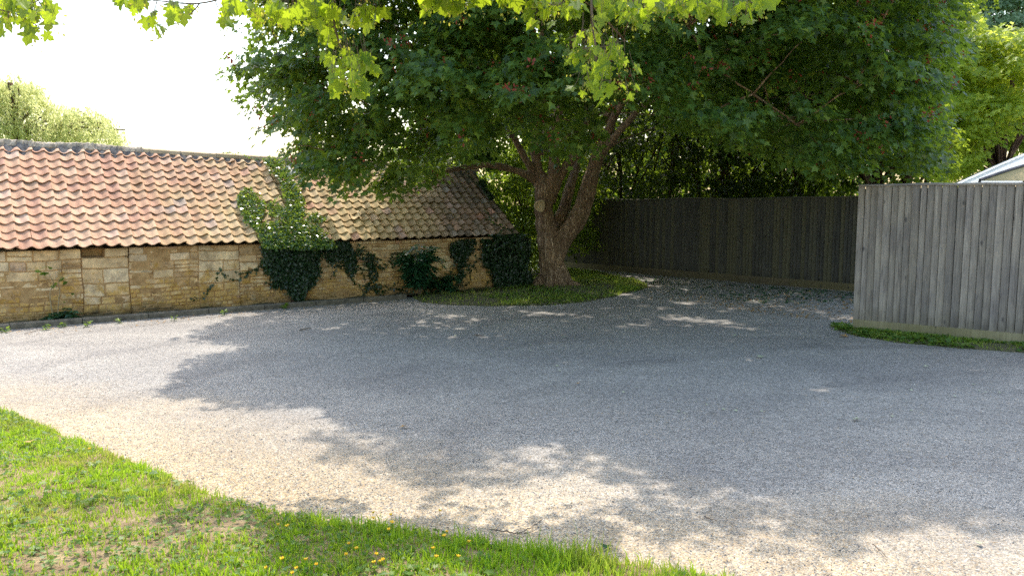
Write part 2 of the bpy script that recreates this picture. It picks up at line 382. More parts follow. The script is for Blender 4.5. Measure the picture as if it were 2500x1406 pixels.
def wood_mat(name, a, b_, c_, warm=.0, green=0.0):
    m, nt, b = M(name); q = N(nt); r = q.attr(); g = q.n('ShaderNodeTexCoord')
    # every board gets its own slice of the grain
    off = q.n('ShaderNodeCombineXYZ'); q.l(q.math('MULTIPLY', r, 37.0), off.inputs[0]); q.l(q.math('MULTIPLY', r, 91.0), off.inputs[2])
    ad = q.n('ShaderNodeVectorMath', operation='ADD'); q.l(g.outputs['Object'], ad.inputs[0]); q.l(off.outputs[0], ad.inputs[1])
    mp = q.n('ShaderNodeMapping'); mp.inputs['Scale'].default_value = (1, 1, .055); q.l(ad.outputs[0], mp.inputs[0])
    mk = q.n('ShaderNodeMapping'); mk.inputs['Scale'].default_value = (1, 1, .42); q.l(ad.outputs[0], mk.inputs[0])
    gr = q.noise(mp.outputs[0], 55, 6, .65, .8); kn = q.vor(mk.outputs[0], 6.0)
    kf = q.ramp(kn, [(.05, (1, 1, 1)), (.12, (0, 0, 0))])
    col = q.ramp(gr, [(.28, a), (.5, b_), (.75, c_)])
    col = q.hsv(col, .5, 1.0, q.math('MULTIPLY_ADD', r, .40)); nt.nodes[-2].inputs[2].default_value = .80
    big = q.ramp(q.noise(ad.outputs[0], 1.7, 5, .6), [(.3, (.75, .75, .8)), (.7, (1.2, 1.18, 1.12))]); col = q.mix(1.0, col, big, 'MULTIPLY')
    zz = q.n('ShaderNodeSeparateXYZ'); q.l(g.outputs['Object'], zz.inputs[0]); st = q.math('ADD', zz.outputs[2], q.math('MULTIPLY', q.noise(ad.outputs[0], 3, 5, .7), .5)); col = q.mix(1.0, col, q.ramp(st, [(.32, (.62, .62, .56)), (.62, (1, 1, 1))]), 'MULTIPLY')
    if green: col = q.mix(q.math('MULTIPLY', q.ramp(q.math('ADD', r, q.math('MULTIPLY', q.noise(ad.outputs[0], .8, 3), .6)), [(.75, (0, 0, 0)), (1.0, (1, 1, 1))]), green), col, (.15, .13, .05))
    col = q.mix(q.math('MULTIPLY', kf, .75), col, (.035, .032, .035))
    q.l(col, b.inputs['Base Color']); b.inputs['Roughness'].default_value = .85; q.bump(q.math('ADD', gr, kf), b, .45, .004); return m
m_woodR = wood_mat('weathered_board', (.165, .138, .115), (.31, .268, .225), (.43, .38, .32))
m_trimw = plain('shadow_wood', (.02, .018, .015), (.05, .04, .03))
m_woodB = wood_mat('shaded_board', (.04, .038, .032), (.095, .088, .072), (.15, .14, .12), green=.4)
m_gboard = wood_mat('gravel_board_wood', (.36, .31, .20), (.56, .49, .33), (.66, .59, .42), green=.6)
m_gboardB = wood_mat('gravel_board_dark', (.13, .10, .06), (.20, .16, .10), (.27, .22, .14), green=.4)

# ------------------------------------------------------------------ leaf geometry
def tmpl_maple(fold=.10, droop=.14):
    h = [(0, 0), (.36, -.04), (.27, .18), (.55, .50), (.22, .52), (0, 1)]
    V = [(x, y, fold * abs(x) - droop * y * y) for x, y in h] + [(-x, y, fold * abs(x) - droop * y * y) for x, y in h[1:-1]]
    return np.array(V), [np.array([[0, 1, 2, 3, 4, 5]]), np.array([[0, 5, 9, 8, 7, 6]])]
def tmpl_sycamore():
    h = [(0, .02), (.16, -.10), (.38, -.16), (.34, .02), (.30, .14), (.48, .22), (.64, .44), (.56, .50), (.42, .50), (.24, .50), (.30, .64), (.26, .78), (.13, .86), (0, 1.05)]
    n = len(h); V = [(x, y, .16 * abs(x) - .16 * y * y - .2 * x * x) for x, y in h] + [(-x, y, .16 * abs(x) - .16 * y * y - .2 * x * x) for x, y in h[1:-1]]
    right = list(range(n)); left = [0] + [n - 1] + [n + k for k in range(n - 3, -1, -1)]
    return np.array(V), [np.array([right]), np.array([left])]
def tmpl_diamond(w=.32):
    return np.array([(0, 0, 0), (w, .45, .05), (0, 1, -.1), (-w, .45, .05)]), [np.array([[0, 1, 2, 3]])]
def tmpl_oval(w=.30):
    h = [(0, 0), (w * .7, .2), (w, .5), (w * .6, .82), (0, 1)]
    V = [(x, y, .1 * abs(x) - .12 * y * y) for x, y in h] + [(-x, y, .1 * abs(x) - .12 * y * y) for x, y in h[1:-1]]
    return np.array(V), [np.array([[0, 1, 2, 3, 4]]), np.array([[0, 4, 7, 6, 5]])]
def tmpl_ivy():
    h = [(0, 0), (.42, -.12), (.50, .28), (.26, .48), (0, 1)]
    V = [(x, y, .08 * abs(x)) for x, y in h] + [(-x, y, .08 * abs(x)) for x, y in h[1:-1]]
    return np.array(V), [np.array([[0, 1, 2, 3, 4]]), np.array([[0, 4, 7, 6, 5]])]
T_MAPLE, T_SYC, T_DIA, T_OVAL, T_IVY = tmpl_maple(), tmpl_sycamore(), tmpl_diamond(), tmpl_oval(), tmpl_ivy()
def leaves(name, P, D, Nn, size, tmpl, mat, parent, rnd=None):
    """P origin, D tip direction, Nn approximate normal, size per leaf"""
    V0, polys = tmpl; n = len(P); k = len(V0); curl = np.random.RandomState(n % 9973).uniform(-.4, 2.4, n)[:, None, None]
    D = unit(D); side = unit(np.cross(D, Nn)); nn = np.cross(side, D); size = np.broadcast_to(size, (n,))
    V = P[:, None, :] + size[:, None, None] * (V0[None, :, 0:1] * side[:, None, :] + V0[None, :, 1:2] * D[:, None, :] + V0[None, :, 2:3] * curl * nn[:, None, :])
    base = (np.arange(n) * k)
    PP = [(base[:, None, None] + p[None]).reshape(-1, p.shape[1]) for p in polys]
    if rnd is None: rnd = RNG.uniform(0, 1, n)
    return np_mesh(name, V.reshape(-1, 3), PP, mat, parent, {'rnd': np.repeat(rnd, k)})
def sprays(C, O, R, nl, flat=.07, rng=RNG):
    """leaves of drooping flat sprays. C centres (n,3), O outward dirs; returns P, D, N"""
    n = len(C); Oh = O.copy(); Oh[:, 2] *= .25; Oh = unit(Oh + 1e-6); up = np.array([0, 0, 1.0])
    sd_ = unit(np.cross(Oh, up)); r = np.sqrt(rng.uniform(0, 1, (n, nl))); th = rng.uniform(0, 2 * math.pi, (n, nl))
    a = r * np.cos(th); b = r * np.sin(th); R = np.broadcast_to(R, (n,))[:, None]
    P = C[:, None] + (a * R)[..., None] * Oh[:, None] + (b * R)[..., None] * sd_[:, None]
    P[..., 2] += -(.35 * a + .28 * r * r) * R + rng.normal(0, flat, (n, nl))
    D = (a + .45)[..., None] * Oh[:, None] + b[..., None] * sd_[:, None] + rng.normal(0, .35, (n, nl, 3)); D[..., 2] -= rng.uniform(.35, 1.1, (n, nl))
    Nn = np.array([0, 0, 1.0]) + .55 * Oh[:, None] + rng.normal(0, .35, (n, nl, 3))
    return P.reshape(-1, 3), D.reshape(-1, 3), Nn.reshape(-1, 3)
def branch_to(mb, A, B, r0, r1=.008, sag=.15, seg=6, wob=.12):
    """one curved bough from A to B"""
    A = np.asarray(A, float); B = np.asarray(B, float); L = np.linalg.norm(B - A); t = np.linspace(0, 1, 8)[:, None]
    m1 = A + (B - A) * .5 + np.array([0, 0, sag * L]) + RNG.normal(0, wob * L * .3, 3)
    P = (1 - t) ** 2 * A + 2 * t * (1 - t) * m1 + t * t * B; P[1:-1] += RNG.normal(0, .02 * L * wob * 3, (6, 3))
    mb.tube(P, np.linspace(r0, r1, 8), seg)

# ================================================================== GROUND
G = 260.0
def sheet(name, poly, z, mat, kind='structure'):
    V = np.array([(p[0], p[1], z) for p in poly]); o = np_mesh(name, V, [np.arange(len(V))[None]], mat); return tag(o, kind=kind)
sheet('ground', [(-G, -30), (G, -30), (G, G * 2), (-G, G * 2)], -.012, m_ground)
sheet('gravel_yard', [(-14, -6), (16, -6), (16, 5), (9.5, 9), (5, 10.75), (8.4, 14.6), (1.0, 22.6), (-2, 16), (-14, 8)], 0.0, m_gravel)

# ================================================================== STONE BUILDING
A0 = gnd(0, 795); B0 = gnd(975, 722); U = unit(B0 - A0); NF = np.array([U[1], -U[0], 0.0]); ZZ = np.array([0, 0, 1.0])
def W(s, z, d=0.0): return A0 + U * s + NF * d + ZZ * z          # wall coordinates: along, up, out
def s_of(px, py=650): return float((onplane(px, py, A0, NF) - A0) @ U)
S0, S1, WH = -3.0, s_of(1268, 575), 1.09
bld = empty('stone_outbuilding', W(3, 0), 'long low stone outbuilding with a pantiled roof beside the gravel yard', 'outbuilding')
def make_wall():
    mb = MB(); cuts = [S0, s_of(200), s_of(315), s_of(485), s_of(585), s_of(870), S1]
    big = {1: [(0.0, .10, 5), (.10, .22, 4), (.22, .34, 3), (.34, .54, 2), (.54, .76, 2), (.76, .935, 1), (.935, WH, 2)],
           3: [(0.0, .06, 5), (.06, .13, 6), (.13, .21, 5), (.21, .32, 3), (.32, .46, 2), (.46, .66, 1), (.66, .83, 2), (.83, .99, 1), (.99, WH, 2)]}
    hole = (s_of(200, 615), s_of(254, 615)); slot = (s_of(306, 615), s_of(316, 615))
    def stone(a, b, c, d, tone):
        g = random.choice([random.uniform(.000, .003), random.uniform(.000, .003), random.uniform(.003, .008)]); a += g; b -= g; c += g * .8; d -= g * .8
        if b - a < .02 or d - c < .012: return
        if c > .92 and ((a + b) / 2 > hole[0] - .02 and (a + b) / 2 < hole[1] + .01 or (a + b) / 2 > slot[0] - .02 and (a + b) / 2 < slot[1] + .03): return
        nx = max(5, int((b - a) / .022) + 2); ny = max(5, int((d - c) / .022) + 2)
        out = random.uniform(-.008, .010); sk = random.uniform(-.006, .006); rr = min(.012, (d - c) * .25)
        us = np.concatenate([[0, rr * .35, rr], np.linspace(rr, b - a - rr, nx - 2)[1:-1], [b - a - rr, b - a - rr * .35, b - a]])
        vs = np.concatenate([[0, rr * .35, rr], np.linspace(rr, d - c - rr, ny - 2)[1:-1], [d - c - rr, d - c - rr * .35, d - c]])
        UU, VV = np.meshgrid(us, vs)
        eu = np.minimum(UU, (b - a) - UU); ev = np.minimum(VV, (d - c) - VV); e = np.minimum(eu, ev) / rr
        dep = out - .028 * (1 - np.clip(e, 0, 1)) ** 2.2 + sk * (VV / (d - c) - .5)
        P = W(0, 0) + (a + UU)[..., None] * U + (c + VV)[..., None] * ZZ
        nz = fbm(P, 16, 3) * .004 + fbm(P, 55, 5) * .0022
        wv = fbm(P, 6, 8)[..., None] * .016 * ZZ + fbm(P, 19, 18)[..., None] * .004 * ZZ + fbm(P, 9, 9)[..., None] * .012 * U
        P = P + (dep + nz)[..., None] * NF + wv
        mb.grid(P, rnd=min(.999, max(0, random.gauss(tone, .22))))
    for ci in range(len(cuts) - 1):
        a, b = cuts[ci], cuts[ci + 1]
        if ci in big:
            for (c, d, k) in big[ci]:
                e = sorted([a, b] + [a + (b - a) * (j + 1) / k + random.uniform(-.25, .25) * (b - a) / k for j in range(k - 1)])
                for j in range(len(e) - 1): stone(e[j], e[j + 1], c, d, .62)
        else:
            z = 0.0
            while z < WH - .02:
                h = random.uniform(.028, .05) if z < .14 else random.uniform(.055, .10) if z < .36 else random.uniform(.085, .17)
                if WH - (z + h) < .035: h = WH - z
                s = a
                while s < b:
                    w = h * random.uniform(1.2, 3.0)
                    if b - (s + w) < .09: w = b - s
                    if h > .08 and random.random() < .3:
                        f = random.uniform(.4, .6); stone(s, s + w, z, z + h * f, .5); stone(s, s + w, z + h * f, z + h, .5)
                    else: stone(s, s + w, z, z + h, .55)
                    s += w
                z += h
    w_ = mb.build('wall', m_stone, bld)
    # mortar core standing just behind the stone faces, with open joints and the two holes under the eaves
    mc = MB(); ns, nz_ = int((S1 - S0) / .03), 38
    ss, zz = np.meshgrid(np.linspace(S0, S1, ns), np.linspace(-.05, WH, nz_)); P = W(0, 0) + ss[..., None] * U + zz[..., None] * ZZ
    dep = -.008 + .010 * fbm(P, 4, 21) + .005 * fbm(P, 30, 22)
    for (h0, h1) in (hole, slot):
        dep = np.where((ss > h0) & (ss < h1) & (zz > .94), -.16, dep)
    for k in (1, 2, 3, 4): dep = np.where(np.abs(ss - cuts[k]) < .012, dep - .03, dep)
    mc.grid(P + dep[..., None] * NF)
    # gable ends and rear wall
    bk = -3.7
    mc.grid([[W(S1, 0, -.01), W(S1, WH, -.01)], [W(S1, 0, bk / 2), W(S1, 2.5, bk / 2)], [W(S1, 0, bk), W(S1, WH, bk)]])
    mc.grid([[W(S0, 0, -.01), W(S0, WH, -.01)], [W(S0, 0, bk / 2), W(S0, 2.5, bk / 2)], [W(S0, 0, bk), W(S0, WH, bk)]])
    mc.grid([[W(S0, 0, bk), W(S0, WH, bk)], [W(S1, 0, bk), W(S1, WH, bk)]])
    mc.build('mortar', m_mortar, bld)
make_wall()
EO, RB = .10, 1.80                                      # eave overhang, ridge set-back
def ridge_h(s): return 2.70 - .011 * s + .012 * math.sin(s * 1.1) + .02 * math.sin(s * .5 + 1)
def eave_h(s): return 1.085 + .008 * math.sin(s * .9) + .0025 * s
def roofP(s, t, lift=0.0):
    """t: 0 at the eave .. 1 at the ridge"""
    e = W(s, eave_h(s), EO); r = W(s, ridge_h(s), -RB); d = unit(r - e); n = np.cross(U, d)
    if n[2] < 0: n = -n
    sagz = -.02 * math.sin(math.pi * t) * (1 + .5 * math.sin(s * 1.7))
    return e + (r - e) * t + n * (lift + sagz), d, n
def make_roof():
    mb = MB(); ROWS, CW = 13, .192; ncol = int((S1 + .05 - S0) / CW)
    prof_u = np.linspace(0, 1, 11)
    # pantile section: a wide trough and a raised roll on the right hand edge
    prof_h = .5 + .5 * np.cos(2 * math.pi * (prof_u * .98 - .90)); prof_h = prof_h ** 1.2 * .052
    gap = set()
    for c in range(ncol):
        sc0 = S0 + c * CW + random.uniform(-.004, .004)
        for r in range(ROWS):
            t0, t1 = r / ROWS, (r + 1.28) / ROWS; t1 = min(t1, .962)
            ds = random.gauss(0, .005); dt = random.gauss(0, .0035); rot = random.gauss(0, .008); lf = abs(random.gauss(0, .004)); wd = CW * random.uniform(1.05, 1.12)
            if random.random() < .03: rot += random.choice([-1, 1]) * random.uniform(.04, .09); lf += .01
            if (c, r) == (int((s_of(885) - S0) / CW), 3): rot = .28; lf = .03
            tone = random.random()
            rows = []
            for (tt, li) in ((t0, .027 + lf), (t0 + (t1 - t0) * .5, .014 + lf * .5), (t1, .001)):
                row = []
                P0, d, n = roofP(sc0 + ds, min(1.0, tt + dt))
                for u, h in zip(prof_u, prof_h):
                    row.append(P0 + U * (u * wd + rot * (tt - t0) * 2.4) + n * (h + li) + d * (rot * u * wd))
                rows.append(row)
            L = len(prof_u); top = np.array(rows)
            # front lip with real clay thickness
            P0, d, n = roofP(sc0 + ds, t0)
            under0 = top[0] - n * .015; under1 = top[1] - n * .010
            g = np.array([under1, under0, top[0], top[1], top[2]])
            mb.grid(g, rnd=tone)
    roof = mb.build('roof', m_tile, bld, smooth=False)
    me = roof.data; me.polygons.foreach_set('use_smooth', np.ones(len(me.polygons), bool))
    try: me.set_sharp_from_angle(angle=math.radians(40))
    except Exception: pass
    dk = MB(); ss = np.linspace(S0, S1 - .02, 60)
    dk.grid([[roofP(s, t, -.012)[0] for t in (0.02, .25, .5, .75, 1.0)] for s in ss])
    dk.grid([[W(s, ridge_h(s) - .02, -RB), W(s, eave_h(s), -3.85)] for s in ss])
    dk.grid([[W(s, eave_h(s) - .012, EO - .02), W(s, WH + .0, -.03)] for s in ss])
    dk.build('roof_deck', m_deck, bld)
    # bedding: dark mortar squeezed between the top tiles and the ridge
    bd = MB(); ss = np.linspace(S0, S1, 260); g = []
    for s in ss:
        q = [roofP(s, t, l)[0] for t, l in ((.865, -.006), (.905, .014), (1.0, .062))]
        g.append([p + ZZ * .010 * math.sin(s * 37 + i * 2) + NF * .012 * math.sin(s * 23 + i) for i, p in enumerate(q)])
    bd.grid(g); bd.build('ridge_bedding', m_bed, bld)
    rg = MB(); sm = s_of(345, 380) * 1.18
    ss = np.linspace(S0, sm, 220); g = []
    for i, s in enumerate(ss):
        base = W(s, ridge_h(s), -RB); w1 = .088 + .015 * math.sin(s * 9) + random.gauss(0, .007); hh = .105 + .012 * math.sin(s * 5.3) + random.gauss(0, .005)
        crack = -.02 if random.random() < .10 else 0
        g.append([base + NF * (w1 - .01) + ZZ * (-.045), base + NF * w1 + ZZ * (-.012 + random.gauss(0, .005)), base + NF * (w1 * .72) + ZZ * (.040 + crack + random.gauss(0, .006)), base + NF * .035 + ZZ * (hh - .030 + random.gauss(0, .005)), base + ZZ * (hh - .02), base - NF * .05 + ZZ * (hh - .04), base - NF * .17 - ZZ * .03])
    rg.grid(g); rg.build('ridge_mortar', m_ridge, bld)
    rt = MB(); s = sm + .004
    while s < S1 + .03:
        L = .42 + random.uniform(-.02, .02); k = random.uniform(-.006, .006); g = []
        for q in (s, s + .012, s + L - .012, s + L - .004):
            inn = .006 if q in (s, s + L - .004) else 0
            base = W(q, ridge_h(q) + k, -RB)
            g.append([base + NF * .085 + ZZ * -.04, base + NF * (.095 - inn) + ZZ * (-.012), base + NF * (.065 - inn) + ZZ * (.045 - inn), base + NF * .03 + ZZ * (.066 - inn), base + ZZ * (.072 - inn), base - NF * .03 + ZZ * (.066 - inn), base - NF * .16 - ZZ * .048])
        rt.grid(g, rnd=random.random()); s += L
    rt.build('ridge_tiles', m_ridget, bld)
    # pale sheet patching the top of the roof
    sp_ = float((onplane(702, 408, W(0, 0, -RB + .15), NF) - A0) @ U)
    q = [[roofP(sp_ + a + .02 * t * 8, 1 - t, .058 + .014 * math.sin(a * 40 + t * 30))[0] for t in (.10, .13, .165, .20)] for a in np.linspace(-.08, .12, 9)]
    pm = MB(); pm.grid(q); pm.build('patch_sheet', m_lead, bld)
make_roof()

# kerb in front of the building
KD = .52
def kerb():
    mb = MB(); s = S0 - .5; sE = float((gnd(985, 728) - A0) @ U)
    while s < sE:
        L = .9; k = random.uniform(-.004, .004); e0 = min(s + L - .008, sE)
        g = []
        for q in (s, s + .006, e0 - .006, e0):
            i = .004 if q in (s, e0) else 0; d = KD - .02 * math.sin(q * .8)
            g.append([W(q, -.02, d - i + k), W(q, .066 - i, d - i + k), W(q, .080 - i, d - .014 + k), W(q, .082 - i, d - .12 + k), W(q, -.02, d - .125 + k)])
        mb.grid(g); s += L
    return tag(mb.build('kerb', m_kerb), kind='structure')
kerb()
mb = MB(); ss = np.linspace(S0 - .5, S1, 160)
mb.grid([[W(s, .035 + .02 * math.sin(s * 7), -.02), W(s, .045 + .012 * math.sin(s * 5 + 1), .2), W(s, .05 + .008 * math.sin(s * 11), KD - .12)] for s in ss])
tag(mb.build('soil_strip', m_soil2), kind='structure')

# ================================================================== FENCES
def fence(P0, P1, h, gb, label, wood, gmat, pitch, posts, nrm, top_fn=lambda t: 0):
    L = np.linalg.norm(P1 - P0); u = (P1 - P0) / L; f = empty('closeboard_fence', P0, label, 'fence')
    mb = MB(); n = int(L / pitch); s = 0.0; i = 0
    while s < L - .02:
        w = pitch * random.uniform(.86, 1.14); w = min(w, L - s); t = s / L; tilt = random.gauss(0, .0016)
        zb = gb - .01 + random.uniform(-.006, .004); zt = h - .035 + top_fn(t)
        ov = -.007; th0, th1 = .024, .008; b0 = P0 + u * s + nrm * .012
        # feather-edged: thick edge over the neighbour's thin edge
        a0 = b0; a1 = b0 + u * (w + ov)
        def col(z, k): return [a0 + u * tilt * z * k + nrm * 0 + ZZ * z, a0 + u * tilt * z * k + nrm * th0 + ZZ * z, a1 + u * tilt * z * k + nrm * th1 * .6 + ZZ * z, a1 + u * tilt * z * k - nrm * .004 + ZZ * z]
        V = col(zb, 1) + col((zb + zt) / 2, 1) + col(zt, 1); Q = []
        for r in (0, 4):
            for k in range(4): k2 = (k + 1) % 4; Q.append((r + k, r + k2, r + 4 + k2, r + 4 + k))
        Q += [(3, 2, 1, 0), (8, 9, 10, 11)]; mb.add(V, Q); s += w; i += 1
    mb.build('boards', wood, f)
    bk = MB(); bk.box((P0 + P1) / 2 + nrm * .006 + ZZ * ((gb + h) / 2 - .02), u * (L / 2 - .01), nrm * .004, ZZ * ((h - gb) / 2 - .04)); bk.build('shade_backing', m_trimw, f)  # added dark sheet, stands in for the shade in the gaps between boards
    g = MB(); s = 0.0
    while s < L:
        e = min(s + 2.4, L); g.box(P0 + u * (s + e) / 2 + nrm * .022 + ZZ * (gb / 2 + .003), u * ((e - s) / 2 - .002), nrm * .016, ZZ * (gb / 2 - .004)); s = e
    g.build('gravel_board', gmat, f)
    c = MB(); k = 12
    for j in range(k):
        t0, t1 = j / k, (j + 1) / k; z0, z1 = h + top_fn(t0), h + top_fn(t1)
        a, b = P0 + u * L * t0, P0 + u * L * t1; V = []
        for p, z in ((a, z0), (b, z1)): V += [p + nrm * .042 + ZZ * (z - .034), p + nrm * .045 + ZZ * (z - .012), p - nrm * .015 + ZZ * z, p - nrm * .03 + ZZ * (z - .034)]
        c.add(V, [(0, 1, 5, 4), (1, 2, 6, 5), (2, 3, 7, 6), (3, 0, 4, 7), (0, 3, 2, 1), (4, 5, 6, 7)], rnd=.6)
    c.build('capping_rail', wood, f)
    r_ = MB()
    for z in (.35, h / 2, h - .25): r_.box((P0 + P1) / 2 - nrm * .03 + ZZ * z, u * (L / 2 - .02), nrm * .028, ZZ * .045)
    r_.build('rails', wood, f)
    for j in range(posts):
        p = MB(); t = (j + .04) / max(1, posts - .9); b = P0 + u * L * min(t, .99) - nrm * .075
        p.box(b + ZZ * (h / 2 - .06), u * .05, nrm * .045, ZZ * (h / 2 - .05)); p.build('post', wood, f)
    return f
FA, FB = gnd(1372, 652), gnd(2085, 712); FB2 = FB + unit(FB - FA) * 1.9; fu = unit(FB - FA); fn = np.array([fu[1], -fu[0], 0]); fn = fn if fn[1] < 0 else -fn
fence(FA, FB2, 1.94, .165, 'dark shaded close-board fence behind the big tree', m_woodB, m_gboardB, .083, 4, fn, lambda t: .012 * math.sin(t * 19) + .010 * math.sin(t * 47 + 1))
RA, RB_ = gnd(2083, 805), gnd(2500, 845); ru = unit(RB_ - RA); rn = np.array([ru[1], -ru[0], 0]); rn = rn if rn[1] < 0 else -rn
fence(RA, RA + ru * 3.6, 2.02, .158, 'weathered grey close-board fence on the right, nearer the camera', m_woodR, m_gboard, .089, 2, rn, lambda t: .006 * math.sin(t * 9) + .005 * math.sin(t * 31 + 1))

# ================================================================== VERGES AND GRASS
VER = [(-900, 560), (-400, 880), (0, 1003), (90, 1040), (180, 1078), (300, 1125), (420, 1165), (510, 1200), (600, 1232), (700, 1258), (800, 1272), (900, 1282), (1000, 1297), (1100, 1308), (1200, 1322), (1330, 1345), (1450, 1362), (1560, 1385), (1680, 1400), (1800, 1420), (1950, 1470)]
ver_w = [tuple(gnd(x, y)[:2]) for x, y in VER[1:]] + [(1.4, 2.2), (-6, 2.2), (-9, 6)]
BANK = [(1000, 722), (1030, 738), (1100, 745), (1200, 748), (1330, 747), (1430, 738), (1500, 726), (1545, 712), (1580, 700), (1560, 686), (1480, 668), (1390, 658), (1330, 668), (1290, 682)]
bank_w = [tuple(gnd(x, y)[:2]) for x, y in BANK] + [tuple(W(S1 + .1, 0, .1)[:2]), tuple(W(s_of(985, 700), 0, .15)[:2])]
STRIP = [(2025, 792), (2040, 806), (2090, 820), (2200, 837), (2350, 851), (2500, 862), (2700, 880)]
strip_w = [tuple(gnd(x, y)[:2]) for x, y in STRIP] + [tuple((RA + ru * 3.6)[:2]), tuple((RA + rn * .03)[:2]), tuple((RA - ru * .05 - rn * .25)[:2])]
def rag(x, y, poly):
    Q_ = np.stack([x, y, 0 * x], -1); a = .05 * fbm(Q_, 6, 71) + .07 * fbm(Q_, 1.9, 72); b = .05 * fbm(Q_, 6, 73) + .07 * fbm(Q_, 1.9, 74)
    return inpoly(x + a, y + b, poly)
def mound(name, poly, hgt, mat, res=70, edge=.25):
    p = np.array(poly); lo, hi = p.min(0) - .05, p.max(0) + .05
    xs, ys = np.meshgrid(np.linspace(lo[0], hi[0], res), np.linspace(lo[1], hi[1], res)); ins = rag(xs, ys, poly)
    d = np.full(xs.shape, 9.0)
    for i in range(len(p)):
        a, b = p[i], p[(i + 1) % len(p)]; ab = b - a; t = np.clip(((xs - a[0]) * ab[0] + (ys - a[1]) * ab[1]) / (ab @ ab + 1e-9), 0, 1)
        d = np.minimum(d, np.hypot(xs - a[0] - t * ab[0], ys - a[1] - t * ab[1]))
    P0 = np.stack([xs, ys, xs * 0], -1); z = np.where(ins, .006 + hgt * (1 - np.exp(-d / edge)) + .012 * np.clip(d / .1, 0, 1) * fbm(P0, 3, 31), -.02 - d * .3)
    z = np.where(ins, np.maximum(z, .004), z); P0[..., 2] = z; m = MB(); m.grid(P0); o = m.build(name, mat, smooth=True); return tag(o, kind='structure'), (lo, hi, z)
def zlook(info, x, y):
    lo, hi, z = info; r, c = z.shape; fx = np.clip((x - lo[0]) / (hi[0] - lo[0]) * (c - 1), 0, c - 1.001); fy = np.clip((y - lo[1]) / (hi[1] - lo[1]) * (r - 1), 0, r - 1.001)
    i, j = fy.astype(int), fx.astype(int); a, b = fy - i, fx - j
    return (z[i, j] * (1 - a) * (1 - b) + z[i + 1, j] * a * (1 - b) + z[i, j + 1] * (1 - a) * b + z[i + 1, j + 1] * a * b)
_, vi = mound('verge', ver_w, .03, m_soil, 240, .3)
_, bi = mound('grass_bank', bank_w, .07, m_soil2, 160, .8)
_, si = mound('verge', strip_w, .03, m_soil2, 60, .1)
def grass(poly, info, n, hmin, hmax, mat, name='grass', dens=None, hf=None, wid=.0028, seed=1, lean=.6, clump=.022):
    r = np.random.RandomState(seed); p = np.array(poly); lo, hi = p.min(0), p.max(0); xs = r.uniform(lo[0], hi[0], n * 3); ys = r.uniform(lo[1], hi[1], n * 3)
    ok = rag(xs, ys, poly); xs, ys = xs[ok], ys[ok]
    nc = len(xs) // 26; cx_, cy_ = xs[:nc], ys[:nc]; k = r.randint(0, nc, len(xs)); cl = r.uniform(0, 1, len(xs)) < .6
    ox, oy = r.normal(0, clump, len(xs)), r.normal(0, clump, len(xs)); xs = np.where(cl, cx_[k] + ox, xs); ys = np.where(cl, cy_[k] + oy, ys); kk = rag(xs, ys, poly); xs, ys = xs[kk], ys[kk]; tuft = (r.uniform(.55, 1.5, nc)[k])[kk]; tuft = np.where(cl[kk], tuft, .8); oth = np.arctan2(oy, ox)[kk]
    P = np.stack([xs, ys, tuft], -1)
    if dens is not None: ok = r.uniform(0, 1, len(xs)) < dens(P * [1, 1, 0]); P = P[ok]; oth = oth[ok]
    P = P[:n]; tf = P[:, 2].copy(); oth = oth[:n]; n = len(P); P[:, 2] = np.maximum(zlook(info, P[:, 0], P[:, 1]), 0) - .004
    h = r.uniform(hmin, hmax, n) * r.uniform(.6, 1.2, n) * tf
    if hf is not None: h *= hf(P)
    th = oth + r.normal(0, .7, n); ld = np.stack([np.cos(th), np.sin(th), th * 0], -1); ph = r.uniform(0, 6.283, n); sd_ = np.stack([np.cos(ph), np.sin(ph), ph * 0], -1)
    l = r.uniform(.1, 1, n) * lean; w = (wid * r.uniform(.6, 1.5, n))[:, None]
    m1 = P + ld * (h * l * .30)[:, None] + ZZ * (h * .55)[:, None]; m2 = P + ld * (h * l)[:, None] + ZZ * (h * (1 - .25 * l))[:, None]
    V = np.stack([P - sd_ * w, P + sd_ * w, m1 + sd_ * w * .8, m1 - sd_ * w * .8, m2], 1).reshape(-1, 3); b = np.arange(n) * 5
    Q = np.stack([b, b + 1, b + 2, b + 3], -1); T = np.stack([b + 3, b + 2, b + 4], -1)
    o = np_mesh(name, V, [Q, T], mat, None, {'rnd': np.repeat(np.clip(r.uniform(0, .8, n) + .42 * fbm(P, 2.5, 77), 0, 1), 5)}); return tag(o, kind='stuff')
def edge_d(P, poly, k):
    p = np.array(poly[:k]); d = np.full(len(P), 9.0)
    for i in range(len(p) - 1):
        a, b = p[i], p[i + 1]; ab = b - a; t = np.clip(((P[:, 0] - a[0]) * ab[0] + (P[:, 1] - a[1]) * ab[1]) / (ab @ ab), 0, 1)
        d = np.minimum(d, np.hypot(P[:, 0] - a[0] - t * ab[0], P[:, 1] - a[1] - t * ab[1]))
    return d
vdens = lambda P: np.clip(.66 + 1.4 * fbm(P, 2.1, 41) + .8 * np.exp(-edge_d(P, ver_w, 19) / .16) + .7 * (P[:, 0] > -1.1) - .7 * np.exp(-((P[:, 0] + 1.75) / .30) ** 2 - ((P[:, 1] - 3.95) / .10) ** 2) - .9 * np.exp(-((P[:, 0] + 2.15) / .35) ** 2 - ((P[:, 1] - 3.5) / .16) ** 2), .05, 1)
vh = lambda P: 1 + .35 * fbm(P, 2.3, 43) + .9 * np.exp(-((P[:, 0] + .1) / .9) ** 2) * np.exp(-edge_d(P, ver_w, 19) / .16) + 1.3 * np.exp(-((P[:, 0] - .28) / .22) ** 2 - ((P[:, 1] - 3.62) / .16) ** 2)
vis_v = [q for q in ver_w if True]
grass(ver_w, vi, 190000, .022, .055, m_grass, dens=vdens, hf=vh, seed=2)
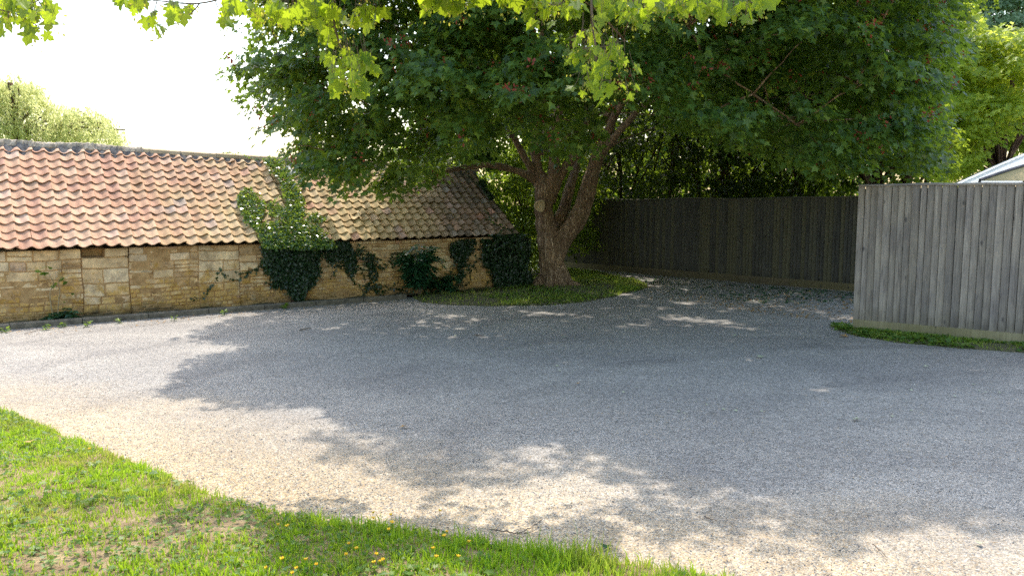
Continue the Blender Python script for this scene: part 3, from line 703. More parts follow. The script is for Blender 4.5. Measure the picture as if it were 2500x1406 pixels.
grass(bank_w, bi, 60000, .035, .085, m_grass2, dens=lambda P: np.clip(.40 + 1.3 * fbm(P, 1.7, 51), .05, 1), wid=.005, seed=3, clump=.04)
grass(strip_w, si, 9000, .025, .065, m_grass, dens=lambda P: np.clip(.35 + 1.2 * fbm(P, 3.5, 52), .04, 1), wid=.004, seed=4, lean=.8)
# broad-leaved ground cover (clover, buttercup leaves) in patches
def cover(poly, info, n, size, seed, name='ground_cover', thr=.1, sc=2.2, mat=None):
    r = np.random.RandomState(seed); p = np.array(poly); lo, hi = p.min(0), p.max(0); xs = r.uniform(lo[0], hi[0], n * 6); ys = r.uniform(lo[1], hi[1], n * 6); ok = inpoly(xs, ys, poly)
    P = np.stack([xs, ys, xs * 0], -1)[ok]; P = P[fbm(P, sc, seed) > thr][:n]; P[:, 2] = zlook(info, P[:, 0], P[:, 1]) + r.uniform(.004, .035, len(P))
    th = r.uniform(0, 6.28, len(P)); D = np.stack([np.cos(th), np.sin(th), r.uniform(-.3, .3, len(P))], -1); Nn = np.array([0, 0, 1.0]) + r.normal(0, .35, (len(P), 3))
    o = leaves(name, P, D, Nn, size * r.uniform(.6, 1.4, len(P)), T_MAPLE, mat or m_weed, None, r.uniform(0, 1, len(P))); return tag(o, kind='stuff')
cover(ver_w, vi, 16000, .024, 61, thr=0.0); cover(ver_w, vi, 2600, .042, 64, thr=.25, sc=3.1); cover(bank_w, bi, 2500, .05, 62); cover(strip_w, si, 1600, .06, 63, thr=-.3)

# ================================================================== TREES
def hull_filter(P, poly_img=None, shadow=False):
    """keep points whose place fits the outline and whose shadow falls where the crown's shade lies"""
    ok = np.ones(len(P), bool)
    if poly_img is not None:
        J = np.stack([fbm(P, 2.6, 211), fbm(P, 3.1, 212) * .4, fbm(P, 2.8, 213)], -1) * .30 + np.stack([fbm(P, 8, 214), 0 * P[:, 0], fbm(P, 9, 215)], -1) * .12
        x, y = proj(P + J); ok &= inpoly(x, y, poly_img)
    if shadow:
        e = W(0, eave_h(0), EO); rr = W(0, ridge_h(0), -RB); d = unit(rr - e); n = np.cross(U, d); n = n if n[2] > 0 else -n
        t = ((P - e) @ n) / (S @ n); Hh = P - S * t[:, None]; al = (Hh - e) @ U; td = ((Hh - e) @ d) / np.linalg.norm(rr - e)
        onroof = (t > 0) & (td > 0) & (td < 1.02) & (al < S1)
        hx, hy = proj(Hh); lit = onroof & ~inpoly(hx, hy, ROOF_SHADE)
        g = P - S * (P[:, 2] / S[2])[:, None]
        gs = inpoly(g[:, 0] + .30 * fbm(g, 4.5, 201) + .16 * fbm(g, 11, 202), g[:, 1] + .30 * fbm(g, 4.5, 203) + .16 * fbm(g, 11, 204), SHADE)
        fl = (fbm(g, 4.6, 301) > .42) & (g[:, 1] > 11.5) & (g[:, 1] < 18) | (fbm(g, 4.6, 302) > .60)
        ok &= np.where(onroof, ~lit, gs & ~fl)
    return ok
ROOF_SHADE = [(870, 600), (900, 578), (960, 560), (1010, 480), (1060, 400), (1400, 380), (1400, 640)]
SH_PX = [(900, 742), (760, 752), (640, 768), (515, 820), (600, 850), (515, 895), (470, 955), (560, 980), (740, 985), (860, 1030), (760, 1075), (900, 1110), (1020, 1110), (1100, 1160), (1190, 1165), (1260, 1115), (1330, 1085), (1410, 1085), (1480, 1140), (1600, 1190), (1660, 1250), (1780, 1215), (1880, 1250), (1960, 1310), (2060, 1330), (2120, 1250), (2220, 1210), (2330, 1240), (2400, 1310), (2500, 1340)]
SHADE = [tuple(gnd(x, y)[:2]) for x, y in SH_PX] + [(6, 4.2), (30, 4), (30, 80), (-8, 80), (-2.5, 22), (-2.2, 15.5)]
def lobed_crown(cands, nlobes, rmin, rmax, per, nl, filt, rng, spr=.34, centre=None, sep=.8, hole=-9):
    """pick lobes among candidate points (spread apart), dress each with sprays on its outer side"""
    keep = []
    for p in cands:
        if all((p - q) @ (p - q) > sep * sep for q in keep): keep.append(p)
        if len(keep) >= nlobes: break
    Cc, Oo = [], []
    for p in keep:
        R = rng.uniform(rmin, rmax); d = unit(rng.normal(size=(per, 3))); d[:, 2] = np.abs(d[:, 2]) * 1.0 - .35; out = unit(p - centre)
        d = unit(d + .55 * out); rad = R * rng.uniform(.45, 1.0, per) ** .5
        Cc.append(p + d * rad[:, None] * np.array([1, 1, .72])); Oo.append(unit(d + .7 * out))
    Cc = np.concatenate(Cc); Oo = np.concatenate(Oo); ok = filt(Cc) & (fbm(Cc, 1.7, 99) > hole); Cc, Oo = Cc[ok], Oo[ok]
    return keep, Cc, Oo

# ---- the big maple
CROWN_PX = [(590, -4000), (585, 20), (560, 70), (535, 125), (560, 140), (640, 145), (572, 180), (590, 192), (660, 205), (592, 240), (602, 262), (670, 280), (672, 330), (705, 365), (715, 400), (790, 425), (812, 455), (850, 430), (870, 395), (905, 360), (955, 385), (975, 450), (990, 515), (1012, 470), (1080, 430), (1130, 440), (1175, 395), (1195, 330), (1255, 300), (1290, 315), (1318, 325), (1345, 350), (1372, 388), (1405, 350), (1425, 290), (1440, 240), (1500, 190), (1600, 175), (1615, 270), (1650, 330), (1740, 335), (1820, 360), (1880, 385), (1930, 345), (1990, 370), (2080, 375), (2150, 320), (2260, 280), (2290, 170), (2330, 60), (2360, -4000)]
tree = empty('maple_tree', gnd(1352, 700), 'large spreading maple with dark green crown and forked trunk, standing on the grass bank', 'tree')
def build_maple():
    rng = np.random.RandomState(5); ctr = np.array([1.2, 15.6, 6.0]); rad = np.array([8.6, 7.0, 6.2])
    q = rng.uniform(-1, 1, (60000, 3)); rr = np.linalg.norm(q, axis=1); q = q[(rr < 1) & (rr > .45)]; P = ctr + q * rad
    P = P[(P[:, 2] > 2.2)]; P = P[hull_filter(P, CROWN_PX, True)]
    rq = np.linalg.norm((P - ctr) / rad, axis=1)
    # lobes: first the outer shell, then the inside
    outer = P[rq > .78]; inner = P[rq <= .78]; f = lambda X: hull_filter(X, CROWN_PX, True)
    # visible part of the crown: fine leaves; the rest above the picture: coarser ones
    def vis(X): x, y = proj(X); return (y > -260) & (X[:, 1] < 17.5)
    A = []
    k1, c1, o1 = lobed_crown(outer[vis(outer)], 190, .5, .95, 20, 0, f, rng, centre=ctr, sep=.66, hole=-.30)
    k2, c2, o2 = lobed_crown(inner[vis(inner)], 60, .6, 1.0, 11, 0, f, rng, centre=ctr, sep=.95, hole=-.38)
    hi = P[~vis(P)]; k3, c3, o3 = lobed_crown(hi, 270, .7, 1.15, 22, 0, f, rng, centre=ctr, sep=1.05)
    Pl, Dl, Nl = [], [], []
    for c, o, nl, R in ((c1, o1, 36, .28), (c2, o2, 30, .36)):
        p, d, n = sprays(c, o, R, nl, rng=rng); Pl.append(p); Dl.append(d); Nl.append(n)
    Pl, Dl, Nl = map(np.concatenate, (Pl, Dl, Nl))
    s1 = rng.uniform(.068, .125, len(Pl))
    p3, d3, n3 = sprays(c3, o3, .30, 22, rng=rng, flat=.1); s3 = rng.uniform(.13, .19, len(p3))
    r = np.clip(rng.normal(.45, .22, len(Pl)), 0, 1)
    leaves('foliage', np.vstack([Pl, p3]), np.vstack([Dl, d3]), np.vstack([Nl, n3]), np.concatenate([s1, s3]), T_MAPLE, m_crown, tree, np.concatenate([r, rng.uniform(0, .8, len(p3))]))
    print('maple leaves', len(Pl), len(p3), 'lobes', len(k1), len(k2), len(k3))
    # red seed clusters on the visible shell
    i = rng.choice(len(c1), 420); cc = c1[i] + rng.normal(0, .10, (420, 3)) - np.array([0, .20, .05])
    pp = (cc[:, None] + rng.normal(0, .045, (420, 9, 3))).reshape(-1, 3); dd = rng.normal(0, 1, pp.shape); dd[:, 2] -= .8
    leaves('seed_clusters', pp, dd, rng.normal(0, 1, pp.shape), rng.uniform(.035, .055, len(pp)), T_OVAL, m_red, tree)
    return k1 + k2, k3
k_vis, k_hi = build_maple()

TY = 16.65
def limb(rows, seg=16, n=6): 
    """rows: (px, py, Y, radius)"""
    p = np.array([[*at(x, y, Y), r] for x, y, Y, r in rows]); return curve(p, n)
trunk_rows = [[(1352, 714, TY, .50), (1350, 702, TY, .43), (1349, 685, TY, .38), (1347, 650, TY, .345), (1345, 610, TY, .35), (1338, 575, TY, .31), (1330, 540, TY, .255), (1328, 505, TY, .245), (1329, 475, TY, .265), (1326, 450, TY, .25), (1314, 425, TY, .175), (1309, 390, TY, .13), (1306, 350, TY - .1, .12), (1302, 280, TY - .3, .11), (1300, 200, TY - .5, .09), (1290, 60, TY - .8, .06)],
              [(1352, 670, TY, .22), (1359, 625, TY, .25), (1375, 582, TY, .265), (1406, 542, TY - .05, .265), (1426, 495, TY - .1, .245), (1440, 445, TY - .15, .22), (1452, 405, TY - .2, .185), (1464, 370, TY - .3, .16), (1482, 330, TY - .4, .12), (1500, 285, TY - .6, .105), (1525, 245, TY - .9, .095), (1580, 215, TY - 1.3, .08), (1680, 165, TY - 2, .06), (1800, 120, TY - 2.8, .03)]]
limbs = [[(1336, 485, TY, .2), (1347, 452, TY - .05, .17), (1352, 425, TY - .1, .13), (1352, 360, TY - .2, .12), (1360, 290, TY - .4, .10), (1385, 200, TY - .8, .08), (1400, 80, TY - 1.2, .05)],
         [(1340, 490, TY, .17), (1366, 432, TY, .12), (1395, 390, TY - .1, .115), (1425, 362, TY - .2, .10), (1452, 325, TY - .3, .085), (1500, 262, TY - .5, .075), (1560, 190, TY - 1, .06), (1640, 90, TY - 1.6, .04)],
         [(1322, 445, TY, .15), (1295, 432, TY - .05, .105), (1262, 418, TY - .1, .085), (1225, 408, TY - .2, .075), (1180, 404, TY - .4, .068), (1120, 412, TY - .8, .055), (1050, 425, TY - 1.5, .04), (980, 430, TY - 2.4, .022)],
         [(1315, 430, TY, .14), (1290, 400, TY - .1, .085), (1270, 365, TY - .2, .075), (1248, 330, TY - .4, .065), (1190, 290, TY - .9, .05), (1080, 250, TY - 2, .035), (950, 220, TY - 3.2, .02)],
         [(1455, 390, TY - .2, .14), (1480, 362, TY - .4, .095), (1505, 330, TY - .6, .085), (1538, 292, TY - .9, .075), (1568, 262, TY - 1.1, .065), (1620, 235, TY - 1.6, .055), (1720, 195, TY - 2.4, .04), (1850, 170, TY - 3, .02)],
         [(1470, 372, TY - .3, .06), (1500, 352, TY - .3, .035), (1560, 326, TY - .4, .028), (1640, 300, TY - .6, .02), (1700, 280, TY - .8, .012)],
         [(1352, 590, TY + .05, .16), (1366, 540, TY + .25, .15), (1378, 505, TY + .4, .14), (1388, 470, TY + .5, .13), (1400, 430, TY + .8, .11), (1420, 350, TY + 1.4, .09), (1440, 200, TY + 2.2, .06)],
         [(1520, 250, TY - .9, .08), (1560, 200, TY - .8, .06), (1640, 120, TY - .9, .05), (1700, 20, TY - 1, .03)],
         [(1305, 300, TY - .3, .09), (1250, 230, TY - .9, .07), (1130, 150, TY - 2, .05), (960, 110, TY - 3.2, .03), (760, 120, TY - 4.4, .015)],
         [(1330, 380, TY, .12), (1335, 300, TY, .1), (1320, 180, TY + .2, .08), (1330, 0, TY + .4, .05)]]
def build_trunk():
    mb = MB()
    for rows in trunk_rows + limbs:
        c = limb(rows); P = c[:, :3].copy(); r = c[:, 3] * (.79 if c[0, 3] > .2 else .92)
        big = r[0] > .28
        if big: P[1:, 0] += .012 * np.sin(np.arange(len(P) - 1) * .9)
        mb.tube(P, r, 24 if big else 12)
    # root flare
    for a, L, r in ((-2.7, .48, .09), (-1.9, .46, .10), (-1.1, .5, .10), (-.35, .75, .11), (.5, .6, .10), (3.0, .42, .09), (2.0, .45, .10)):
        b = gnd(1352, 700); d = np.array([math.cos(a), math.sin(a), 0])
        mb.tube(curve([[*(b + d * .14 + ZZ * .50), r * .9], [*(b + d * .28 + ZZ * .20), r], [*(b + d * .42 + ZZ * .06), r * .8], [*(b + d * L + ZZ * -.03), r * .4]], 5)[:, :3], curve([[0, 0, 0, r * .9], [0, 0, 0, r], [0, 0, 0, r * .8], [0, 0, 0, r * .4]], 5)[:, 3], 10)
    o = mb.build('trunk', m_bark, tree, smooth=True)
    rm = o.modifiers.new('remesh', 'REMESH'); rm.mode = 'VOXEL'; rm.voxel_size = .021; rm.use_smooth_shade = True
    sm = o.modifiers.new('smooth', 'SMOOTH'); sm.iterations = 2; sm.factor = .6
    for nm, sc, st in (('knobs', .40, .05), ('bark', .07, .03)):
        tx = bpy.data.textures.new(nm, 'CLOUDS'); tx.noise_scale = sc; tx.noise_depth = 3
        dm = o.modifiers.new(nm, 'DISPLACE'); dm.texture = tx; dm.strength = st; dm.mid_level = .5; dm.texture_coords = 'GLOBAL'
    # boughs that carry the crown
    bm_ = MB(); nodes = []
    for rows in trunk_rows + limbs:
        c = limb(rows); nodes += [(c[i, :3], c[i, 3]) for i in range(len(c) // 2, len(c), 2)]
    NP = np.array([n[0] for n in nodes])
    for k, tgt in enumerate(k_vis + k_hi[::2]):
        if k % 1: continue
        d = np.linalg.norm(NP - tgt, axis=1) + 1.2 * np.maximum(0, NP[:, 2] - tgt[2]); j = int(np.argmin(d)); a, r = nodes[j]
        branch_to(bm_, a, tgt, min(r * .7, .012 + .012 * d[j]), .006, .10, 6)
        nodes.append((a * .4 + tgt * .6 + ZZ * .05, .022)); NP = np.vstack([NP, nodes[-1][0]])
    bm_.build('boughs', m_bark, tree, smooth=True)
    # sawn stub where a limb was taken off, and a small healed knot
    for (px, py, dz, r, nm) in ((1318, 503, .385, .115, 'pruned_stub'), (1447, 430, .27, .045, 'healed_knot')):
        c = at(px, py, TY - dz + .03); d = unit(C0 - c + np.array([-.4, 0, .1])); a = unit(np.cross(d, ZZ)); b = np.cross(a, d); g = []
        for (q, f) in ((-.14, .9), (.035, 1.0), (.055, .93), (.055, .78), (.030, .70), (.034, .35), (.034, .02)):
            g.append([c + d * q + r * f * (1 + .07 * math.sin(3 * t + 1)) * (math.cos(t) * a + 1.12 * math.sin(t) * b) for t in np.linspace(0, 2 * math.pi, 25)])
        k = MB(); k.grid(g); k.build(nm, m_cut if nm == 'pruned_stub' else m_bark, tree, smooth=True)
build_trunk()

# ---- generic background trees
def bg_tree(name, label, cat, base, ctr, rad, nl, nleaf, size, mat, bark, poly=None, group=None, tm=T_MAPLE, seed=0, trunk_r=.2, shell=.4, shadow=False, sep=.8, lobes=80, per=14, rl=(.6, 1.0), trunks=None, spr=.4, hole=-9):
    rng = np.random.RandomState(seed); t = empty(name, base, label, cat, group); ctr = np.array(ctr, float); rad = np.array(rad, float)
    q = rng.uniform(-1, 1, (20000, 3)); rr = np.linalg.norm(q, axis=1); q = q[(rr < 1) & (rr > shell)]; P = ctr + q * rad; P = P[P[:, 2] > .15]
    f = (lambda X: hull_filter(X, poly, shadow)) if (poly is not None or shadow) else (lambda X: np.ones(len(X), bool))
    P = P[f(P)]; keep, c, o = lobed_crown(P, lobes, rl[0], rl[1], per, 0, f, rng, centre=ctr, sep=sep, hole=hole)
    c = c[c[:, 2] > .1] if (c[:, 2] <= .1).any() else c; o = o[:len(c)]
    p, d, n = sprays(c, o, spr, nleaf, rng=rng, flat=.09); ok = p[:, 2] > .03; p, d, n = p[ok], d[ok], n[ok]
    leaves('foliage', p, d, n, size * rng.uniform(.7, 1.3, len(p)), tm, mat, t, np.clip(rng.normal(.5, .25, len(p)), 0, 1))
    mb = MB(); base = np.array(base, float)
    for k, (b, top, r) in enumerate(trunks or [(base, ctr + np.array([0, 0, rad[2] * .3]), trunk_r)]):
        b = np.array(b, float); top = np.array(top, float); w = np.linspace(0, 1, 7)[:, None]
        pts = b + (top - b) * w + rng.normal(0, .06, (7, 3)) * np.sin(w * 3.14); mb.tube(pts, np.linspace(r, r * .35, 7), 8)
    tops = [np.array(x[1], float) * .5 + np.array(x[0], float) * .5 for x in (trunks or [(base, ctr, trunk_r)])]
    for g in keep[:40]:
        a = tops[int(np.argmin([np.linalg.norm(g - x) for x in tops]))]; branch_to(mb, a + (g - a) * .03, g, trunk_r * .3, .008, .08, 5)
    mb.build('trunk', bark, t, smooth=True); return t

# second maple on the right, behind the near fence
POLY2 = [(1920, -3000), (1900, 330), (1960, 400), (2060, 420), (2180, 425), (2290, 440), (2310, 400), (2330, 350), (2310, 280), (2290, 200), (2260, 120), (2320, 60), (2400, 30), (2400, -3000)]
b2 = gnd(2125, 690) * 1.0; b2 = at(2128, 640, 18.2); b2[2] = 0
b3 = at(2200, 640, 18.8); b3[2] = 0
bg_tree('maple_tree', 'broad maple with reddish trunks rising behind the near grey fence', 'tree', b2, (9.2, 17.2, 6.0), (5.6, 3.6, 5.2), 0, 36, .10, m_crown2, m_bark2, POLY2, seed=21, trunk_r=.16, lobes=160, per=17, sep=.72, hole=-.25, spr=.32, shadow=False,
        trunks=[(b2, at(2150, 250, 17.6), .2), (b3, at(2230, 280, 18), .16), (b3 + np.array([.1, 0, 0]), at(2280, 350, 17.5), .09)])
# sunlit yellow-green tree spilling over on the far right
POLY3 = [(2200, -50), (2200, 380), (2320, 430), (2390, 395), (2470, 310), (2520, 260), (2620, 200), (2620, 60), (2450, 90), (2380, 60), (2330, -50)]
b4 = at(2420, 600, 31); b4[2] = 0
bg_tree('sycamore_tree', 'bright yellow-green tree at the right behind the maple', 'tree', b4, (19.4, 30.5, 5.9), (5.8, 3.0, 5.0), 0, 24, .20, m_bright, m_bark2, POLY3, seed=23, lobes=130, per=14, sep=1.0, rl=(.8, 1.3), spr=.5)

# thicket behind the dark fence: five slender trees growing in a row
for k, (px, Y, w) in enumerate([(1440, 24.2, 1.7), (1560, 23.2, 1.7), (1700, 22.0, 1.6), (1840, 21.0, 1.6), (1985, 20.0, 1.7)]):
    c = at(px, 380, Y); b = c.copy(); b[2] = 0; rr = random.Random(k)
    tr = [(b + np.array([rr.uniform(-1.4, 1.4), rr.uniform(-.4, .4), 0]), np.array([c[0] + rr.uniform(-1.8, 1.8), Y + rr.uniform(-.4, .4), 5.5]), rr.uniform(.03, .07)) for _ in range(6)]
    bg_tree('thicket_tree', ['slender multi-stemmed tree behind the fence, just right of the forked trunk', 'leafy sapling clump over the fence, second from the forked trunk', 'leafy sapling clump over the middle of the dark fence', 'shady sapling clump over the dark fence, fourth from the forked trunk', 'shady sapling clump behind the corner where both fences meet'][k],
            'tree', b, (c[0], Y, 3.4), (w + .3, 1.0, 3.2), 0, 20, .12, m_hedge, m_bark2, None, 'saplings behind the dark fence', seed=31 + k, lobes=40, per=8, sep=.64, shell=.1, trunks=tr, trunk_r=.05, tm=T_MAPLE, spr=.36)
# sunlit hedge trees farther back, glimpsed through the gaps
for k, (px, Y, hc) in enumerate([(1360, 34, 3.6), (1560, 33, 3.8), (1760, 32, 4.0), (1960, 31, 4.0)]):
    c = at(px, 380, Y); b = c.copy(); b[2] = 0
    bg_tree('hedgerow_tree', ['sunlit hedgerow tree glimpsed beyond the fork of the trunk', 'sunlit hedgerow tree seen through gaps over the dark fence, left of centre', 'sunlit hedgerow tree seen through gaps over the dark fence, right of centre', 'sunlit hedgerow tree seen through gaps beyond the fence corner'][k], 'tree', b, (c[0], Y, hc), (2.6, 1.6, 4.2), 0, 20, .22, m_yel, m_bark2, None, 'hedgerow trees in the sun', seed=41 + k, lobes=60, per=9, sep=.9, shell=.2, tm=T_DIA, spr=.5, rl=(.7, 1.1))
# bush between the building's end and the trunk
PB = [(1120, 400), (1180, 380), (1290, 375), (1320, 420), (1320, 700), (1285, 700), (1280, 570), (1190, 440), (1100, 430)]
b5 = at(1275, 640, 20); b5[2] = 0
bg_tree('elder_bush', 'sunlit bush filling the gap between the building and the forked trunk', 'bush', b5, (.1, 20.6, 1.9), (2.0, 1.4, 2.0), 0, 22, .10, m_yel, m_bark2, None, seed=51, lobes=70, per=11, sep=.5, rl=(.35, .6), shell=.1, tm=T_OVAL, spr=.3, trunk_r=.06)
b6 = at(1000, 420, 27); b6[2] = 0
bg_tree('garden_tree', 'sunlit round tree showing over the roof ridge beside the maple', 'tree', b6, (-3.2, 27, 2.1), (1.9, 1.6, 1.5), 0, 22, .16, m_yel, m_bark2, None, seed=52, lobes=40, per=11, sep=.6, rl=(.4, .7), shell=.2, tm=T_OVAL, spr=.35, trunk_r=.08)
# distant trees at the top right
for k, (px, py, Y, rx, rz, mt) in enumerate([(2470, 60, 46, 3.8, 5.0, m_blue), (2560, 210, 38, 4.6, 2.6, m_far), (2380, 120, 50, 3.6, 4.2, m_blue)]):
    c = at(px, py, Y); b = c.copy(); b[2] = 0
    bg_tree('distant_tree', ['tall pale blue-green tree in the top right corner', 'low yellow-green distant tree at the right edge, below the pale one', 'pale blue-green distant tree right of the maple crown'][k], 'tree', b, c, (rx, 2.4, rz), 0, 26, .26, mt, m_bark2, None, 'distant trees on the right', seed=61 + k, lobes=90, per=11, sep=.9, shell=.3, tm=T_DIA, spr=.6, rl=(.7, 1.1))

# ---- weeping willow beyond the roof on the left
def willow(name, label, blobs, Y, seed):
    rng = np.random.RandomState(seed); c0 = at(blobs[0][0], blobs[0][1], Y); base = c0.copy(); base[2] = 0
    t = empty(name, base, label, 'tree'); P, D, mb = [], [], MB()
    mb.tube(curve([[*base], [*(base + [.2, 0, 3])], [*(c0 + [0, 0, .4])]], 6), np.linspace(.4, .15, 13), 8)
    for (px, py, rx, rz, n) in blobs:
        c = at(px, py, Y); sc = Y / F
        for _ in range(4): branch_to(mb, base + (c0 - base) * .7, c + rng.normal(0, .5, 3) * [rx * sc, 1, rz * sc], .10, .03, .1, 5)
        for _ in range(n):
            u = unit(rng.normal(size=3)); u[2] = abs(u[2]); a = c + u * rng.uniform(.35, 1, 1) * np.array([rx * sc, 2.2, rz * sc]); L = rng.uniform(1.0, 3.0)
            k = int(L * 26); w = np.sort(rng.uniform(0, 1, k)); drift = rng.normal(0, .35, 2)
            pts = a + np.stack([w * drift[0] + u[0] * .8 * np.minimum(w * 2, 1), w * drift[1], -w ** 1.5 * L], -1) + rng.normal(0, .05, (k, 3)); P.append(pts)
            dd = rng.normal(0, .5, (k, 3)); dd[:, 2] -= 1.1; D.append(dd)
    P, D = np.concatenate(P), np.concatenate(D); ok = P[:, 2] > .5; P, D = P[ok], D[ok]
    leaves('foliage', P, D, rng.normal(0, 1, P.shape), rng.uniform(.13, .22, len(P)), tmpl_diamond(.14), m_will, t); mb.build('trunk', m_bark2, t, smooth=True); print('willow', len(P))
willow('willow_tree', 'pale weeping willow beyond the roof in the left corner', [(25, 222, 58, 45, 170), (-55, 235, 60, 50, 80), (105, 262, 42, 32, 45), (200, 296, 52, 40, 130), (245, 330, 36, 30, 45), (150, 335, 60, 30, 60), (50, 320, 90, 40, 90)], 40, 71)

# ---- overhanging sycamore branches (near, lit from behind)
def overhang():
    rng = np.random.RandomState(81); YS = 5.9
    t = empty('overhanging_sycamore', at(1250, -300, YS), 'overhanging sycamore branches with bright backlit leaves along the top edge', 'tree')
    mb = MB(); P, D, Nn, R, K = [], [], [], [], []
    def br(rows, r0, r1):
        c = curve([at(x, y, Y) for x, y, Y in rows], 6); mb.tube(c, np.linspace(r0, r1, len(c)), 7); return c
    mains = [br([(-1500, -1500, 4.2), (0, -1150, 4.4), (800, -1050, 4.5), (1450, -1060, 4.6), (2200, -1100, 4.6), (3200, -1300, 4.8)], .06, .03)]
    bough = curve([at(x, y, Y) for x, y, Y in [(-1500, -1500, 4.2), (0, -1150, 4.4), (800, -1050, 4.5), (1450, -1060, 4.6), (2200, -1100, 4.6), (3200, -1300, 4.8)]], 6)
    subs = [([(805, -260, 6.0), (810, -60, 5.9), (814, 40, 5.85), (830, 110, 5.8), (866, 165, 5.75), (862, 205, 5.75)], .012, .004),
            ([(1440, -270, 5.9), (1443, -60, 5.8), (1446, 50, 5.75), (1455, 130, 5.7), (1460, 195, 5.7)], .014, .004),
            ([(700, -270, 6), (600, -60, 6), (560, -12, 6), (485, 9, 6), (400, 4, 6), (300, -8, 6)], .010, .004), ([(488, 9, 6), (462, 38, 6), (425, 60, 6), (385, 60, 6), (358, 50, 6)], .005, .002),
            ([(-200, -290, 6.1), (-120, -60, 5.6), (-20, 15, 5.5), (40, 35, 5.5), (85, 60, 5.5)], .010, .003), ([(30, -280, 6), (60, -60, 5.6), (90, -5, 5.5), (110, 30, 5.5)], .008, .003),
            ([(640, -265, 6), (650, -90, 5.9), (690, 10, 5.9), (740, 35, 5.9)], .008, .003), ([(900, -265, 6), (880, -80, 6), (890, 0, 6), (905, 30, 6)], .008, .003),
            ([(1050, -265, 6), (1080, -90, 6), (1110, 0, 6), (1140, 15, 6)], .008, .003), ([(1300, -265, 6), (1300, -80, 6), (1330, 0, 6), (1360, 15, 6)], .008, .003),
            ([(1550, -265, 6), (1530, -80, 5.8), (1530, 10, 5.8), (1545, 35, 5.8)], .008, .003), ([(1650, -265, 6), (1660, -80, 6), (1690, 0, 6), (1730, 12, 6)], .008, .003),
            ([(1800, -265, 6), (1800, -80, 6), (1830, 0, 6), (1860, 18, 6)], .008, .003)]
    BR = []
    for rows, a, b in subs:
        if rows[0][1] < -200:      # arch from the bough overhead
            p = at(*rows[1]); j = bough[int(np.argmin(np.abs(bough[:, 0] - p[0])))]; rest = [at(*q) for q in rows[1:]]
            c = curve([j, j * .45 + p * .55 + ZZ * .15] + rest, 6); mb.tube(c, np.linspace(a, b, len(c)), 7); BR.append(c)
        else: BR.append(br(rows, a, b))
    # leaf clusters: (px, py, spread x, spread y, count, Y)
    cl = [(640, 20, 45, 22, 20, 5.9), (700, 35, 50, 25, 26, 5.9), (760, 40, 40, 25, 20, 5.9), (880, 30, 30, 24, 16, 5.85), (820, 40, 35, 30, 14, 5.9), (900, 55, 12, 14, 4, 5.8), (810, 80, 22, 18, 10, 5.85),
          (835, 135, 34, 26, 13, 5.8), (872, 165, 32, 26, 12, 5.75), (858, 212, 34, 20, 13, 5.75), (825, 190, 18, 18, 5, 5.75),
          (1060, 8, 22, 12, 10, 6), (1110, 14, 40, 14, 20, 6), (1160, 6, 16, 9, 6, 6), (1245, 6, 28, 12, 10, 6), (1300, 18, 25, 18, 13, 6), (1360, 22, 30, 18, 14, 6), (1400, 10, 22, 12, 8, 6),
          (1500, 14, 35, 24, 20, 5.8), (1545, 38, 28, 20, 16, 5.8), (1600, 10, 34, 16, 18, 6), (1660, 14, 40, 16, 20, 6), (1720, 18, 35, 17, 18, 6), (1775, 22, 25, 22, 12, 6), (1830, 20, 30, 22, 18, 6), (1870, 8, 14, 14, 6, 6),
          (1432, 88, 26, 14, 7, 5.75), (1420, 132, 26, 18, 9, 5.7), (1478, 128, 34, 22, 10, 5.7), (1450, 175, 28, 20, 10, 5.7), (1512, 165, 30, 26, 9, 5.7), (1492, 212, 34, 18, 9, 5.7), (1432, 212, 16, 14, 4, 5.7),
          (590, 8, 18, 14, 8, 6), (545, 65, 12, 10, 3, 6), (560, 30, 14, 14, 4, 6),
          (25, 15, 30, 18, 12, 5.5), (70, 30, 34, 20, 13, 5.5), (110, 20, 22, 16, 8, 5.5), (95, 80, 14, 12, 4, 5.5), (20, 60, 22, 22, 7, 5.5), (128, 55, 14, 10, 4, 5.5),
          (300, 6, 16, 10, 6, 6), (330, 25, 10, 9, 4, 6), (375, 45, 22, 9, 6, 6), (425, 40, 26, 12, 6, 6), (385, 75, 8, 8, 2, 6), (345, 2, 14, 8, 4, 6), (455, 25, 16, 10, 3, 6), (410, 10, 12, 8, 2, 6)]
    for (px, py, sx, sy, n, Y) in cl:
        for _ in range(n):
            x, y = rng.normal(px, sx * .72), rng.normal(py - 10, sy * .72); p = at(x, y, Y + rng.normal(0, .14)); P.append(p)
            D.append([rng.normal((x - px) / 60, .45), rng.normal(-.15, .35), -rng.uniform(.55, 1.3)]); Nn.append([rng.normal(0, .55), rng.normal(-.8, .45), rng.uniform(.1, .9)])
            R.append(rng.uniform(.055, .115))
        bp = np.vstack(mains + BR); q0 = at(px, py - 14, Y); j = int(np.argmin(np.linalg.norm(bp - q0, axis=1) + .5 * np.maximum(0, q0[2] - bp[:, 2])))
        if len(bp): branch_to(mb, bp[j], q0, .004, .0018, .06, 5)
        for _ in range(2): e_ = at(rng.normal(px, sx * .8), rng.normal(py, sy * .7), Y + rng.normal(0, .08)); branch_to(mb, q0, e_, .0022, .001, .05, 4)
        for _ in range(max(1, n // 4)): K.append(at(rng.normal(px, sx * .6), rng.normal(py + 8, sy * .6), Y + rng.normal(0, .1)))
    # unseen leaves added above the frame, placed to cast shade on the foreground grass
    for _ in range(1000):
        x = rng.uniform(770, 1350); y = rng.uniform(-230, -62); gy = rng.uniform(3.36, 3.86) + .10 * math.sin(x * .02); P.append(at(x, y, (gy + .98) / (1 - .577 * (508 - y) / 1880))); D.append([rng.normal(0, .5), rng.normal(0, .4), -1]); Nn.append([rng.normal(0, .5), -.7, .5]); R.append(rng.uniform(.10, .17))
